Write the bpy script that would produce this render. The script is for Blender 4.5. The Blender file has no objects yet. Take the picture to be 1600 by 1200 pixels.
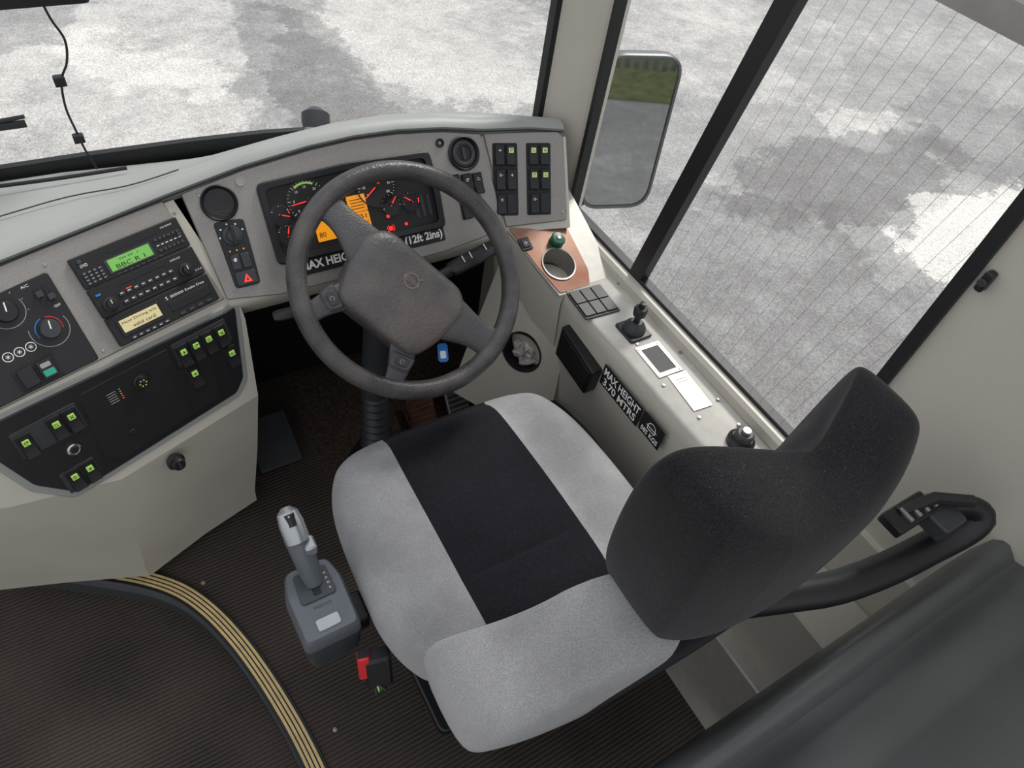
import bpy, bmesh, math, random
from mathutils import Vector as V, Matrix
random.seed(4)
C=bpy.context; SC=C.scene; COL=SC.collection
try:
    SC.view_settings.view_transform='Standard'
except Exception: pass
# ------------------------------------------------------------------ materials
def S(r,g,b):
    f=lambda c:(c/255/12.92 if c/255<=.04045 else ((c/255+.055)/1.055)**2.4)
    return (f(r),f(g),f(b),1)
def mat(name,col,rough=.5,metal=0,var=.0,vs=15,bump=0,bs=400,emis=0,spec=.5,col2=None,coat=0,rvar=0,lint=None):
    m=bpy.data.materials.new(name); m.use_nodes=True; nt=m.node_tree; N=nt.nodes; L=nt.links
    b=N['Principled BSDF']; b.inputs['Roughness'].default_value=rough; b.inputs['Metallic'].default_value=metal
    b.inputs['Specular IOR Level'].default_value=spec; b.inputs['Coat Weight'].default_value=coat
    tc=N.new('ShaderNodeTexCoord')
    n=N.new('ShaderNodeTexNoise'); n.inputs['Scale'].default_value=vs; n.inputs['Detail'].default_value=4
    L.new(tc.outputs['Object'],n.inputs['Vector'])
    r=N.new('ShaderNodeValToRGB'); r.color_ramp.elements[0].position=.35; r.color_ramp.elements[1].position=.65
    c2=col2 or tuple(min(1,c*(1+var)) for c in col[:3])+(1,)
    c1=col if col2 else tuple(c*(1-var) for c in col[:3])+(1,)
    r.color_ramp.elements[0].color=c1; r.color_ramp.elements[1].color=c2
    if lint:
        x=r.color_ramp.elements.new(.70); x.color=c2; x=r.color_ramp.elements.new(.735); x.color=lint
    L.new(n.outputs['Fac'],r.inputs['Fac']); L.new(r.outputs['Color'],b.inputs['Base Color'])
    if rvar:
        mp=N.new('ShaderNodeMapRange'); mp.inputs['From Min'].default_value=.3; mp.inputs['From Max'].default_value=.7
        mp.inputs['To Min'].default_value=rough-rvar; mp.inputs['To Max'].default_value=rough+rvar
        L.new(n.outputs['Fac'],mp.inputs['Value']); L.new(mp.outputs['Result'],b.inputs['Roughness'])
    if emis:
        b.inputs['Emission Color'].default_value=col; b.inputs['Emission Strength'].default_value=emis
    if bump:
        n2=N.new('ShaderNodeTexNoise'); n2.inputs['Scale'].default_value=bs; n2.inputs['Detail'].default_value=3
        L.new(tc.outputs['Object'],n2.inputs['Vector'])
        bp=N.new('ShaderNodeBump'); bp.inputs['Strength'].default_value=bump; bp.inputs['Distance'].default_value=.002
        L.new(n2.outputs['Fac'],bp.inputs['Height']); L.new(bp.outputs['Normal'],b.inputs['Normal'])
    return m
def fabric(name,c1,c2,sc=260,sheen=.2,big_=(.9,1.08),bump=.5,lint=None):
    m=mat(name,c1,.95,0,col2=c2,vs=sc,bump=bump,bs=sc*1.5,spec=.1,lint=lint)
    nt=m.node_tree; N=nt.nodes; L=nt.links; b=N['Principled BSDF']
    b.inputs['Sheen Weight'].default_value=sheen; b.inputs['Sheen Roughness'].default_value=.5
    big=N.new('ShaderNodeTexNoise'); big.inputs['Scale'].default_value=8; big.inputs['Detail'].default_value=4
    tc=[n for n in N if n.bl_idname=='ShaderNodeTexCoord'][0]; L.new(tc.outputs['Object'],big.inputs['Vector'])
    mp=N.new('ShaderNodeMapRange'); mp.inputs['From Min'].default_value=.35; mp.inputs['From Max'].default_value=.65
    mp.inputs['To Min'].default_value=big_[0]; mp.inputs['To Max'].default_value=big_[1]
    L.new(big.outputs['Fac'],mp.inputs['Value'])
    mx=N.new('ShaderNodeVectorMath'); mx.operation='SCALE'
    ramp=[n for n in N if n.bl_idname=='ShaderNodeValToRGB'][0]
    L.new(ramp.outputs['Color'],mx.inputs[0]); L.new(mp.outputs['Result'],mx.inputs['Scale'])
    L.new(mx.outputs['Vector'],b.inputs['Base Color'])
    return m
M_CREAM=mat('cream_plastic',S(198,193,181),.46,0,.03,6,.12,500)
M_HOOD=mat('grey_dash_skin',S(152,154,151),.46,0,.03,8,.2,600)
M_FAS=mat('silver_grey_fascia',S(150,146,142),.36,.4,.09,420,.2,700)
M_LEDGE=mat('worn_silver_paint',S(196,192,184),.36,.2,.05,40,.1,500)
M_COPPER=mat('worn_copper_plate',S(132,88,70),.28,.7,col2=S(158,134,120),vs=7,bump=.1)
M_BLK=mat('black_plastic',S(26,26,29),.42,0,.1,20,.15,500)
M_BLK2=mat('matte_black_plate',S(20,20,22),.55,0,.15,30,.1,500)
M_DKG=mat('dark_grey_plastic',S(54,56,60),.5,0,.08,20,.2,500)
M_FRAME=mat('mirror_frame_grey',S(104,106,108),.4,.3,.05,20)
M_WHEEL=mat('wheel_rubber',S(58,57,58),.31,0,.16,18,.5,260,col2=S(84,80,78),rvar=.08)
M_HUB=mat('wheel_hub_skin',S(72,71,74),.42,0,.07,25,.6,300)
M_HUBL=mat('wheel_hub_pad',S(80,78,80),.34,0,.07,12,.8,150,col2=S(104,96,91),rvar=.06)
M_GREEN=mat('green_lens',S(150,190,90),.4,emis=.35)
M_GREEN2=mat('pale_green_lens',S(176,200,130),.4,emis=.3)
M_RED=mat('red_lamp',S(235,40,30),.4,emis=1.2)
M_NEED=mat('red_needle',S(255,50,35),.4,emis=1.5)
M_AMB=mat('amber_display',S(225,140,15),.4,emis=.5,col2=S(235,155,30))
M_AMBD=mat('amber_dark_print',S(70,38,4),.5)
M_LCD=mat('green_lcd',S(112,176,84),.3,emis=.25)
M_LCDD=mat('lcd_print',S(25,60,20),.5)
M_TLCD=mat('cream_lcd',S(208,194,146),.3,emis=.2)
M_WH=mat('white_print',S(235,235,230),.5,emis=.05)
M_GP=mat('grey_print',S(150,150,150),.5)
M_EMB=mat('worn_emblem',S(132,122,113),.35,.6)
M_TEAL=mat('teal_lens',S(40,140,120),.4,emis=.2)
M_BLUE=mat('blue_plastic',S(30,120,210),.35)
M_DGREEN=mat('green_knob_plastic',S(25,85,62),.25)
M_REDP=mat('red_plastic',S(215,40,50),.35)
M_CHROME=mat('chrome_metal',S(200,200,200),.2,1)
M_STEEL=mat('dull_steel',S(160,157,152),.4,.7,.1)
M_BROWN=mat('rusty_pedal',S(98,66,52),.55,.2,.25,40)
M_GEAR=mat('blue_grey_plastic',S(98,104,110),.34,.1,.05,20,.1)
M_GEARD=mat('dark_blue_grey_plastic',S(62,67,73),.4,0,.05,20,.1)
M_GEARL=mat('satin_silver_plastic',S(176,180,184),.25,.6,.04)
M_BEIGE=mat('beige_strip',S(214,188,130),.55,0,.1,40)
M_GREYF=fabric('light_grey_velour',S(140,140,142),S(168,168,169),620,.3,(.82,1.1),.4)
M_BLKF=fabric('black_fabric',S(24,24,29),S(37,37,44),520,.05,lint=S(75,75,80))
M_BLKH=fabric('black_velour',S(25,25,27),S(42,42,44),520,.14,(.8,1.2),.35,lint=S(92,92,92))
M_PART=mat('dark_grey_partition',S(84,86,86),.34,0,.06,10,.2,400)
M_GLOVE=mat('clear_bag',S(200,190,185),.2,0,.3,60)
M_GASK=mat('black_rubber',S(22,23,26),.5)
M_WIRE=mat('heating_wire',S(100,92,84),.6)
M_FOOT=mat('brown_footwell_mat',S(46,36,30),.85,0,col2=S(82,66,54),vs=120,bump=.5,bs=300)
def mk_floor():
    m=bpy.data.materials.new('ribbed_floor_mat'); m.use_nodes=True; nt=m.node_tree;N=nt.nodes;L=nt.links;b=N['Principled BSDF']
    tc=N.new('ShaderNodeTexCoord')
    w=N.new('ShaderNodeTexWave'); w.wave_type='BANDS'; w.bands_direction='Y'; w.inputs['Scale'].default_value=32; w.inputs['Distortion'].default_value=1.3; w.inputs['Detail'].default_value=3; w.inputs['Detail Scale'].default_value=45
    L.new(tc.outputs['Object'],w.inputs['Vector'])
    n=N.new('ShaderNodeTexNoise'); n.inputs['Scale'].default_value=240; n.inputs['Detail'].default_value=6; n.inputs['Roughness'].default_value=.85; L.new(tc.outputs['Object'],n.inputs['Vector'])
    n3=N.new('ShaderNodeTexNoise'); n3.inputs['Scale'].default_value=3.5; n3.inputs['Detail'].default_value=5; L.new(tc.outputs['Object'],n3.inputs['Vector'])
    r=N.new('ShaderNodeValToRGB'); r.color_ramp.elements[0].color=S(16,14,13); r.color_ramp.elements[1].color=S(108,95,86); r.color_ramp.elements[1].position=1.0
    mm=N.new('ShaderNodeMath'); mm.operation='MULTIPLY'; L.new(w.outputs['Fac'],mm.inputs[0]); L.new(n.outputs['Fac'],mm.inputs[1])
    ad=N.new('ShaderNodeMath'); ad.operation='MULTIPLY_ADD'; L.new(n.outputs['Fac'],ad.inputs[0]); ad.inputs[1].default_value=.45
    m4=N.new('ShaderNodeMath'); m4.operation='MULTIPLY_ADD'; L.new(n3.outputs['Fac'],m4.inputs[0]); m4.inputs[1].default_value=.7; m4.inputs[2].default_value=-.42
    L.new(m4.outputs[0],ad.inputs[2])
    m2=N.new('ShaderNodeMath'); m2.operation='MULTIPLY_ADD'; L.new(mm.outputs[0],m2.inputs[0]); m2.inputs[1].default_value=.85
    L.new(ad.outputs[0],m2.inputs[2]); L.new(m2.outputs[0],r.inputs['Fac']); L.new(r.outputs['Color'],b.inputs['Base Color'])
    b.inputs['Roughness'].default_value=.85
    bp=N.new('ShaderNodeBump'); bp.inputs['Strength'].default_value=.8; bp.inputs['Distance'].default_value=.004
    L.new(mm.outputs[0],bp.inputs['Height']); L.new(bp.outputs['Normal'],b.inputs['Normal'])
    return m
M_FLOOR=mk_floor()
def mk_asphalt():
    m=bpy.data.materials.new('weathered_asphalt'); m.use_nodes=True; nt=m.node_tree;N=nt.nodes;L=nt.links;b=N['Principled BSDF']
    tc=N.new('ShaderNodeTexCoord')
    def noise(sc,det=5,rough=.6):
        n=N.new('ShaderNodeTexNoise'); n.inputs['Scale'].default_value=sc; n.inputs['Detail'].default_value=det; n.inputs['Roughness'].default_value=rough
        L.new(tc.outputs['Object'],n.inputs['Vector']); return n.outputs['Fac']
    def math_(op,a,b_,c=None):
        x=N.new('ShaderNodeMath'); x.operation=op
        for i,v in enumerate((a,b_,c)):
            if v is None: continue
            if isinstance(v,(int,float)): x.inputs[i].default_value=v
            else: L.new(v,x.inputs[i])
        return x.outputs[0]
    nbig=noise(.6,4,.6); nmid=noise(3.5,11,.82); nedge=noise(1.9,9,.72)
    base=math_('MULTIPLY_ADD',nbig,.40,math_('MULTIPLY_ADD',nmid,.62,-.01))
    sep=N.new('ShaderNodeSeparateXYZ'); L.new(tc.outputs['Object'],sep.inputs[0])
    def blob(cx,cy,rx,ry,amt):
        dx=math_('DIVIDE',math_('SUBTRACT',sep.outputs[0],cx),rx); dy=math_('DIVIDE',math_('SUBTRACT',sep.outputs[1],cy),ry)
        d=math_('SQRT',math_('ADD',math_('MULTIPLY',dx,dx),math_('MULTIPLY',dy,dy)),0)
        d=math_('ADD',d,math_('MULTIPLY_ADD',nedge,2.3,-1.15))
        s=N.new('ShaderNodeMapRange'); s.interpolation_type='SMOOTHSTEP'; s.inputs['From Min'].default_value=1.08; s.inputs['From Max'].default_value=.92
        L.new(d,s.inputs['Value']); return math_('MULTIPLY',s.outputs['Result'],amt)
    tot=base
    for bl in [(1.75,5.3,.42,1.7,-.16),(.9,6.3,.8,1.0,.13),(3.1,5.8,1.1,1.4,.13),(.2,5.2,.9,1.1,.12),(5.65,1.72,1.0,.5,.30),(5.95,3.2,.55,.32,.12),(3.5,1.7,1.1,1.4,-.12),(5.2,2.7,1.2,.55,-.15),(7.0,2.7,1.0,.7,-.1),(5.6,5.0,1.6,1.2,.07)]:
        tot=math_('ADD',tot,blob(*bl))
    r=N.new('ShaderNodeValToRGB'); e=r.color_ramp.elements
    e[0].position=.2; e[0].color=S(118,116,116); e[1].position=.82; e[1].color=S(232,227,221)
    for p_,c_ in ((.36,S(138,136,136)),(.45,S(156,155,155)),(.54,S(171,169,168)),(.63,S(200,197,194))):
        x=e.new(p_); x.color=c_
    L.new(tot,r.inputs['Fac'])
    vo=N.new('ShaderNodeTexVoronoi'); vo.inputs['Scale'].default_value=110; L.new(tc.outputs['Object'],vo.inputs['Vector'])
    bw=N.new('ShaderNodeRGBToBW'); L.new(vo.outputs['Color'],bw.inputs['Color'])
    sp=math_('ADD',math_('MULTIPLY',noise(60,9,.9),.75),math_('MULTIPLY',bw.outputs[0],.25))
    mr=N.new('ShaderNodeMapRange'); mr.inputs['From Min'].default_value=.36; mr.inputs['From Max'].default_value=.64; mr.inputs['To Min'].default_value=.58; mr.inputs['To Max'].default_value=1.22
    L.new(sp,mr.inputs['Value'])
    sc=N.new('ShaderNodeVectorMath'); sc.operation='SCALE'; L.new(r.outputs['Color'],sc.inputs[0]); L.new(mr.outputs['Result'],sc.inputs['Scale'])
    L.new(sc.outputs['Vector'],b.inputs['Base Color']); b.inputs['Roughness'].default_value=.8
    bp=N.new('ShaderNodeBump'); bp.inputs['Strength'].default_value=.3; bp.inputs['Distance'].default_value=.02
    L.new(sp,bp.inputs['Height']); L.new(bp.outputs['Normal'],b.inputs['Normal'])
    return m
M_ASPH=mk_asphalt()
def mk_glass():
    m=bpy.data.materials.new('window_glass'); m.use_nodes=True; nt=m.node_tree;N=nt.nodes;L=nt.links
    for n in list(N):
        if n.bl_idname!='ShaderNodeOutputMaterial': N.remove(n)
    o=[n for n in N][0]
    t=N.new('ShaderNodeBsdfTransparent'); t.inputs[0].default_value=(.96,.98,.98,1)
    g=N.new('ShaderNodeBsdfGlossy'); g.inputs['Roughness'].default_value=.02
    mx=N.new('ShaderNodeMixShader'); mx.inputs[0].default_value=.03
    L.new(t.outputs[0],mx.inputs[1]); L.new(g.outputs[0],mx.inputs[2]); L.new(mx.outputs[0],o.inputs[0])
    return m
M_GLASS=mk_glass()
M_MIRROR=mat('mirror_glass',S(160,163,164),.03,1)
M_GRASS=mat('grass',S(72,84,44),.9,0,col2=S(120,124,74),vs=6)
M_FENCE=mat('galvanised_fence',S(140,145,138),.6,.2)
# ------------------------------------------------------------------ frames
def axes(O,u,v,n):
    return Matrix(((u[0],v[0],n[0],O[0]),(u[1],v[1],n[1],O[1]),(u[2],v[2],n[2],O[2]),(0,0,0,1)))
def frame(O,yaw=0,tilt=0):
    y=math.radians(yaw);t=math.radians(tilt)
    u=V((math.cos(y),math.sin(y),0)); h=V((-math.sin(y),math.cos(y),0))
    v=h*math.sin(t)+V((0,0,math.cos(t))); n=u.cross(v)
    return axes(O,u,v,n)
def T(x,y,z=0): return Matrix.Translation((x,y,z))
def flat(x,y,z,rot=0): return T(x,y,z)@Matrix.Rotation(math.radians(rot),4,'Z')
I4=Matrix.Identity(4)
# ------------------------------------------------------------------ builder
def rrect(u0,v0,u1,v1,r=.003,seg=4):
    r=min(r,abs(u1-u0)/2*.98,abs(v1-v0)/2*.98); p=[]
    for cx,cy,a0 in ((u1-r,v0+r,-90),(u1-r,v1-r,0),(u0+r,v1-r,90),(u0+r,v0+r,180)):
        for i in range(seg+1):
            a=math.radians(a0+90*i/seg); p.append((cx+r*math.cos(a),cy+r*math.sin(a)))
    return p
def roundpoly(pts,r,seg=4):
    out=[];n=len(pts)
    for i in range(n):
        a=V(pts[i-1]);b=V(pts[i]);c=V(pts[(i+1)%n])
        d1=(a-b);d2=(c-b);rr=min(r,d1.length*.45,d2.length*.45)
        p1=b+d1.normalized()*rr;p2=b+d2.normalized()*rr
        for k in range(seg+1):
            t=k/seg; q=p1*(1-t)**2+b*2*t*(1-t)+p2*t*t; out.append((q[0],q[1]))
    return out
def circ(u,v,r,seg=28,ry=None): 
    ry=ry or r
    return [(u+r*math.cos(2*math.pi*i/seg),v+ry*math.sin(2*math.pi*i/seg)) for i in range(seg)]
def inset(p,d):
    n=len(p);o=[]
    for i in range(n):
        a=V(p[i-1]);b=V(p[i]);c=V(p[(i+1)%n])
        e1=(b-a);e2=(c-b)
        if e1.length<1e-7 or e2.length<1e-7: o.append((b[0],b[1]));continue
        e1.normalize();e2.normalize()
        n1=V((-e1[1],e1[0]));n2=V((-e2[1],e2[0])); m=n1+n2
        if m.length<1e-4: m=n1
        m.normalize(); k=d/max(.35,m.dot(n1)); q=b+m*k; o.append((q[0],q[1]))
    return o
def area(p): return sum(p[i-1][0]*p[i][1]-p[i][0]*p[i-1][1] for i in range(len(p)))
class B:
    def __init__(s): s.bm=bmesh.new(); s.m=[]
    def mi(s,m):
        if m not in s.m: s.m.append(m)
        return s.m.index(m)
    def face(s,vs,k):
        try:
            f=s.bm.faces.new(vs); f.material_index=k; return f
        except ValueError: return None
    def prism(s,p,n0,n1,m,ch=.0008,mt=None):
        if area(p)<0: p=p[::-1]
        k=s.mi(m); kt=s.mi(mt) if mt else k
        rings=[[s.bm.verts.new((x,y,n0)) for x,y in p]]
        if ch>0:
            rings.append([s.bm.verts.new((x,y,n1-ch)) for x,y in p]); q=inset(p,ch)
        else: q=p
        rings.append([s.bm.verts.new((x,y,n1)) for x,y in q])
        n=len(p)
        for a,b in zip(rings,rings[1:]):
            for i in range(n): s.face((a[i],a[(i+1)%n],b[(i+1)%n],b[i]),k)
        s.face(rings[-1],kt); s.face(rings[0][::-1],k); return s
    def box(s,u0,v0,u1,v1,n0,n1,m,ch=.0008,r=.002,mt=None): return s.prism(rrect(u0,v0,u1,v1,r) if r>0 else [(u0,v0),(u1,v0),(u1,v1),(u0,v1)],n0,n1,m,ch,mt)
    def cyl(s,u,v,r,n0,n1,m,ch=.0008,seg=28,mt=None): return s.prism(circ(u,v,r,seg),n0,n1,m,ch,mt)
    def lathe(s,prof,m,u=0,v=0,seg=28,capend=True):
        k=s.mi(m); rings=[]
        for r,z in prof:
            rings.append([s.bm.verts.new((u+r*math.cos(2*math.pi*i/seg),v+r*math.sin(2*math.pi*i/seg),z)) for i in range(seg)])
        for a,b in zip(rings,rings[1:]):
            for i in range(seg): s.face((a[i],a[(i+1)%seg],b[(i+1)%seg],b[i]),k)
        if prof[-1][0]>1e-5 and capend: s.face(rings[-1],k)
        return s
    def holeplate(s,p,cu,cv,r,n0,n1,m,seg=32,ry=None):
        if area(p)<0:p=p[::-1]
        ry=ry or r; k=s.mi(m)
        angs=[2*math.pi*i/seg for i in range(seg)]+[math.atan2(y-cv,x-cu)%(2*math.pi) for x,y in p]
        angs=sorted(set(round(a,5) for a in angs)); I=[];O=[]
        for a in angs:
            d=V((math.cos(a),math.sin(a))); best=None
            for i in range(len(p)):
                A=V(p[i-1])-V((cu,cv)); Bv=V(p[i])-V((cu,cv)); e=Bv-A
                den=d[0]*e[1]-d[1]*e[0]
                if abs(den)<1e-12: continue
                t=(A[0]*e[1]-A[1]*e[0])/den; w=(A[0]*d[1]-A[1]*d[0])/den
                if t>0 and -1e-4<=w<=1+1e-4 and (best is None or t>best): best=t
            if best is None: continue
            I.append((cu+r*d[0],cv+ry*d[1])); O.append((cu+best*d[0],cv+best*d[1]))
        n=len(I); rr=[]
        for L_,z in ((O,n0),(O,n1),(I,n1),(I,n0)): rr.append([s.bm.verts.new((x,y,z)) for x,y in L_])
        for a,b in zip(rr,rr[1:]+rr[:1]):
            for i in range(n): s.face((a[i],a[(i+1)%n],b[(i+1)%n],b[i]),k)
        return s
    def tube(s,pts,rad,m,seg=12,flatn=1.0,cap=True):
        k=s.mi(m); P=[V(p) for p in pts]; n=len(P); R=rad if isinstance(rad,(list,tuple)) else [rad]*n
        R=list(R)+[R[-1]]*(n-len(R))
        prev=None; rings=[]
        for i in range(n):
            t=(P[min(i+1,n-1)]-P[max(i-1,0)]).normalized()
            if prev is None:
                a=V((0,0,1)) if abs(t.z)<.9 else V((1,0,0)); x=(a-t*a.dot(t)).normalized()
            else: x=(prev-t*prev.dot(t)).normalized()
            prev=x; y=t.cross(x)
            rings.append([s.bm.verts.new(P[i]+x*(R[i]*flatn*math.cos(2*math.pi*j/seg))+y*(R[i]*math.sin(2*math.pi*j/seg))) for j in range(seg)])
        for a,b in zip(rings,rings[1:]):
            for j in range(seg): s.face((a[j],a[(j+1)%seg],b[(j+1)%seg],b[j]),k)
        if cap: s.face(rings[0][::-1],k); s.face(rings[-1],k)
        return s
    def grid(s,rows,m,closed=False,capends=False,fm=None):
        k=s.mi(m); vs=[[s.bm.verts.new(p) for p in r] for r in rows]; n=len(rows[0])
        for i in range(len(vs)-1):
            for j in range(n if closed else n-1):
                a,b=vs[i],vs[i+1]; kk=s.mi(fm(i,j)) if fm else k
                s.face((a[j],a[(j+1)%n],b[(j+1)%n],b[j]),kk)
        if capends: s.face(vs[0][::-1],s.mi(fm(0,0)) if fm else k); s.face(vs[-1],s.mi(fm(len(vs)-2,0)) if fm else k)
        return s
    def text(s,body,u,v,w,h,n,m,rot=0,off=0.0,depth=.0003):
        cu=bpy.data.curves.new('t','FONT'); cu.body=body; cu.size=1; cu.resolution_u=3; cu.offset=off; cu.align_x='LEFT'
        o=bpy.data.objects.new('t',cu); COL.objects.link(o); C.view_layer.update()
        me=bpy.data.meshes.new_from_object(o.evaluated_get(C.evaluated_depsgraph_get()))
        bpy.data.objects.remove(o); bpy.data.curves.remove(cu)
        if not me.vertices: return s
        xs=[q.co.x for q in me.vertices]; ys=[q.co.y for q in me.vertices]
        x0,x1,y0,y1=min(xs),max(xs),min(ys),max(ys); sy=h/(y1-y0); sx=w/(x1-x0) if w else sy
        k=s.mi(m); ca,sa=math.cos(math.radians(rot)),math.sin(math.radians(rot)); vs=[]
        for q in me.vertices:
            x=(q.co.x-(x0+x1)/2)*sx; y=(q.co.y-(y0+y1)/2)*sy
            vs.append(s.bm.verts.new((u+x*ca-y*sa,v+x*sa+y*ca,n+depth)))
        for p in me.polygons: s.face([vs[i] for i in p.vertices],k)
        bpy.data.meshes.remove(me); return s
    def line(s,p0,p1,w,n,m):
        a=V(p0);b=V(p1);d=(b-a).normalized();q=V((-d[1],d[0]))*w/2
        return s.prism([tuple(a-q),tuple(b-q),tuple(b+q),tuple(a+q)],n,n+.0004,m,0)
    def arc(s,cu,cv,r,w,a0,a1,n,m,seg=18):
        pts=[];
        for i in range(seg+1):
            a=math.radians(a0+(a1-a0)*i/seg); pts.append((math.cos(a),math.sin(a)))
        p=[(cu+x*(r+w/2),cv+y*(r+w/2)) for x,y in pts]+[(cu+x*(r-w/2),cv+y*(r-w/2)) for x,y in pts[::-1]]
        k=s.mi(m); h=len(pts); vs=[s.bm.verts.new((x,y,n)) for x,y in p]
        for i in range(h-1): s.face((vs[i],vs[2*h-1-i],vs[2*h-2-i],vs[i+1]),k)
        return s
    def mesh(s,name,smooth=35,norm=True):
        if norm: bmesh.ops.recalc_face_normals(s.bm,faces=[f for f in s.bm.faces])
        me=bpy.data.meshes.new(name); s.bm.to_mesh(me); s.bm.free()
        for m in s.m: me.materials.append(m)
        me.shade_smooth()
        if smooth<180: me.set_sharp_from_angle(angle=math.radians(smooth))
        return me
MW={}
def link(o,M,parent):
    o.matrix_basis=M.copy(); MW[o.name]=M.copy()
    if parent: o.parent=parent; o.matrix_parent_inverse=MW[parent.name].inverted()
    COL.objects.link(o)
def put(b,name,M=I4,parent=None,label=None,cat=None,kind=None,group=None,sub=0,smooth=35,norm=True):
    me=b if isinstance(b,bpy.types.Mesh) else b.mesh(name,smooth,norm)
    o=bpy.data.objects.new(name,me); link(o,M,parent)
    if label:o['label']=label
    if cat:o['category']=cat
    if kind:o['kind']=kind
    if group:o['group']=group
    if sub:
        md=o.modifiers.new('s','SUBSURF'); md.levels=sub; md.render_levels=sub
    return o
def empty(name,M,label,cat,parent=None,group=None):
    o=bpy.data.objects.new(name,None); o.empty_display_size=.05; link(o,M,parent)
    if label:o['label']=label
    if cat:o['category']=cat
    if group:o['group']=group
    return o
def spline(p,n=5):
    o=[]
    for i_ in range(len(p)-1):
        a=V(p[max(0,i_-1)]);b_=V(p[i_]);c=V(p[i_+1]);d=V(p[min(len(p)-1,i_+2)])
        for k in range(n):
            t=k/n; q=.5*((2*b_)+(-a+c)*t+(2*a-5*b_+4*c-d)*t*t+(-a+3*b_-3*c+d)*t**3); o.append(tuple(q))
    o.append(tuple(p[-1])); return o
# ------------------------------------------------------------------ panel frames
O0=(.149,1.111,.72)
F_CL=frame(O0,0,36.6); F_RD=frame(O0,17.4,36.6); F_LC=frame(O0,17.4,18); F_SW=frame((.784,1.11,.719),-18,36.6)
def W(Fm,u,v,n=0): return Fm@V((u,v,n))
# ================================================================== DASHBOARD
dash=empty('dashboard',T(.3,1.3,.05),'curved grey and cream coach dashboard wrapping around the driver','dashboard')
stn=[ (W(F_RD,-.62,.19),V((-.50,1.36,.872)),V((-.52,1.53,.79))),
      (W(F_RD,-.45,.2),V((-.33,1.345,.876)),V((-.35,1.53,.79))),
      (W(F_RD,-.3,.207),V((-.17,1.33,.88)),V((-.18,1.525,.79))),
      (W(F_RD,-.15,.208),V((-.05,1.325,.883)),V((-.05,1.52,.79))),
      (W(F_RD,-.01,.210),V((.075,1.315,.89)),V((.05,1.515,.785))),
      (W(F_CL,.1,.231),V((.21,1.29,.915)),V((.2,1.505,.78))),
      (W(F_CL,.232,.245),V((.345,1.298,.926)),V((.36,1.495,.78))),
      (W(F_CL,.33,.249),V((.46,1.307,.930)),V((.47,1.475,.78))),
      (W(F_CL,.425,.246),V((.57,1.307,.930)),V((.6,1.44,.78))),
      (W(F_CL,.53,.234),V((.69,1.296,.924)),V((.72,1.40,.79))),
      (W(F_CL,.621,.216),V((.80,1.278,.912)),V((.84,1.35,.80))),
      (W(F_SW,.06,.216),V((.89,1.252,.904)),V((.93,1.29,.82))),
      (W(F_SW,.14,.212),V((.965,1.222,.90)),V((.995,1.24,.84)))]
b=B(); rows=[]; edge=[]
for A,Cr,Z in stn:
    A=A+V((0,-.004,0)); edge.append(tuple(A+V((0,-.001,.002))))
    r=[A+V((0,.012,-.02)),A,A+V((0,-.004,.010)),A+V((0,.006,.019)),A+V((0,.022,.021)),A+V((0,.034,.017)),A.lerp(Cr,.7)+V((0,0,.001)),Cr,Cr+V((0,.02,-.012)),Cr.lerp(Z,.6)+V((0,0,.0)),Z]
    rows.append(r)
b.grid(rows,M_HOOD)
put(b,'dash_top',parent=dash,label='grey grained dashboard top pad with a raised lip',smooth=60,norm=True)
b=B(); b.tube(edge,.0022,M_DKG,6); put(b,'lip_shade_line',parent=dash,label='dark line added as shade in the joint under the raised lip')  # dark tube along the joint stands in for the shade under the lip
b=B(); sl_=spline([(-.52,1.40,.874),(-.35,1.385,.876),(-.18,1.37,.878),(-.05,1.36,.878),(.06,1.35,.882)],4)
b.tube(sl_,.004,M_BLK,6); put(b,'defroster_slot',parent=dash)
b=B(); b.tube(spline([(-.45,1.20,.888),(-.17,1.25,.894),(-.05,1.27,.896),(.05,1.262,.902),(.14,1.268,.912)],4),.0014,M_DKG,6); put(b,'pad_seam',parent=dash)
# console body (left part)
b=B()
def lcrow(A,fold,l1,l2,l3,l4):
    return [A+V((0,.02,-.01)),A,fold,l1,l2,l2.lerp(l3,.5)+V((0,-.008,0)),l3,l3.lerp(l4,.5)+V((0,-.010,-.01)),l4,V((l4.x,1.5,l4.z))]
rows=[lcrow(W(F_RD,-.64,.19),W(F_RD,-.64,0),V((-.46,.90,.69)),V((-.47,.91,.62)),V((-.50,1.09,.10)),V((-.50,1.13,.02))),
      lcrow(W(F_RD,-.5,.2),W(F_RD,-.5,0),W(F_LC,-.50,-.06),W(F_LC,-.49,-.17),V((-.345,1.033,.10)),V((-.35,1.08,.02))),
      lcrow(W(F_RD,-.3,.2),W(F_RD,-.3,0),W(F_LC,-.30,-.12),W(F_LC,-.32,-.240),V((-.18,.972,.10)),V((-.18,1.01,.02))),
      lcrow(W(F_RD,-.15,.2),W(F_RD,-.15,0),W(F_LC,-.15,-.12),W(F_LC,-.17,-.238),V((-.034,1.03,.10)),V((-.04,1.06,.02))),
      lcrow(W(F_RD,-.0,.2),W(F_RD,.02,0),W(F_LC,.02,-.06),W(F_LC,-.015,-.235),V((.104,1.073,.10)),V((.10,1.09,.03)))]
b.grid(rows,M_CREAM)
e=rows[-1]; vs=[b.bm.verts.new(p) for p in e]+[b.bm.verts.new((.13,1.5,.70))]
b.face(vs,b.mi(M_CREAM))
put(b,'console_body',parent=dash,label='cream moulded lower console body',smooth=22)
b=B(); b.lathe([(.017,0),(.018,.006),(.013,.008),(.013,.02),(.011,.024),(.0,.024)],M_BLK)
b.line((0,-.009),(0,.009),.004,.024,M_DKG)
put(b,'latch_knob',F_LC@T(-.222,-.266,.002),dash,'small black round latch knob')
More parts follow.
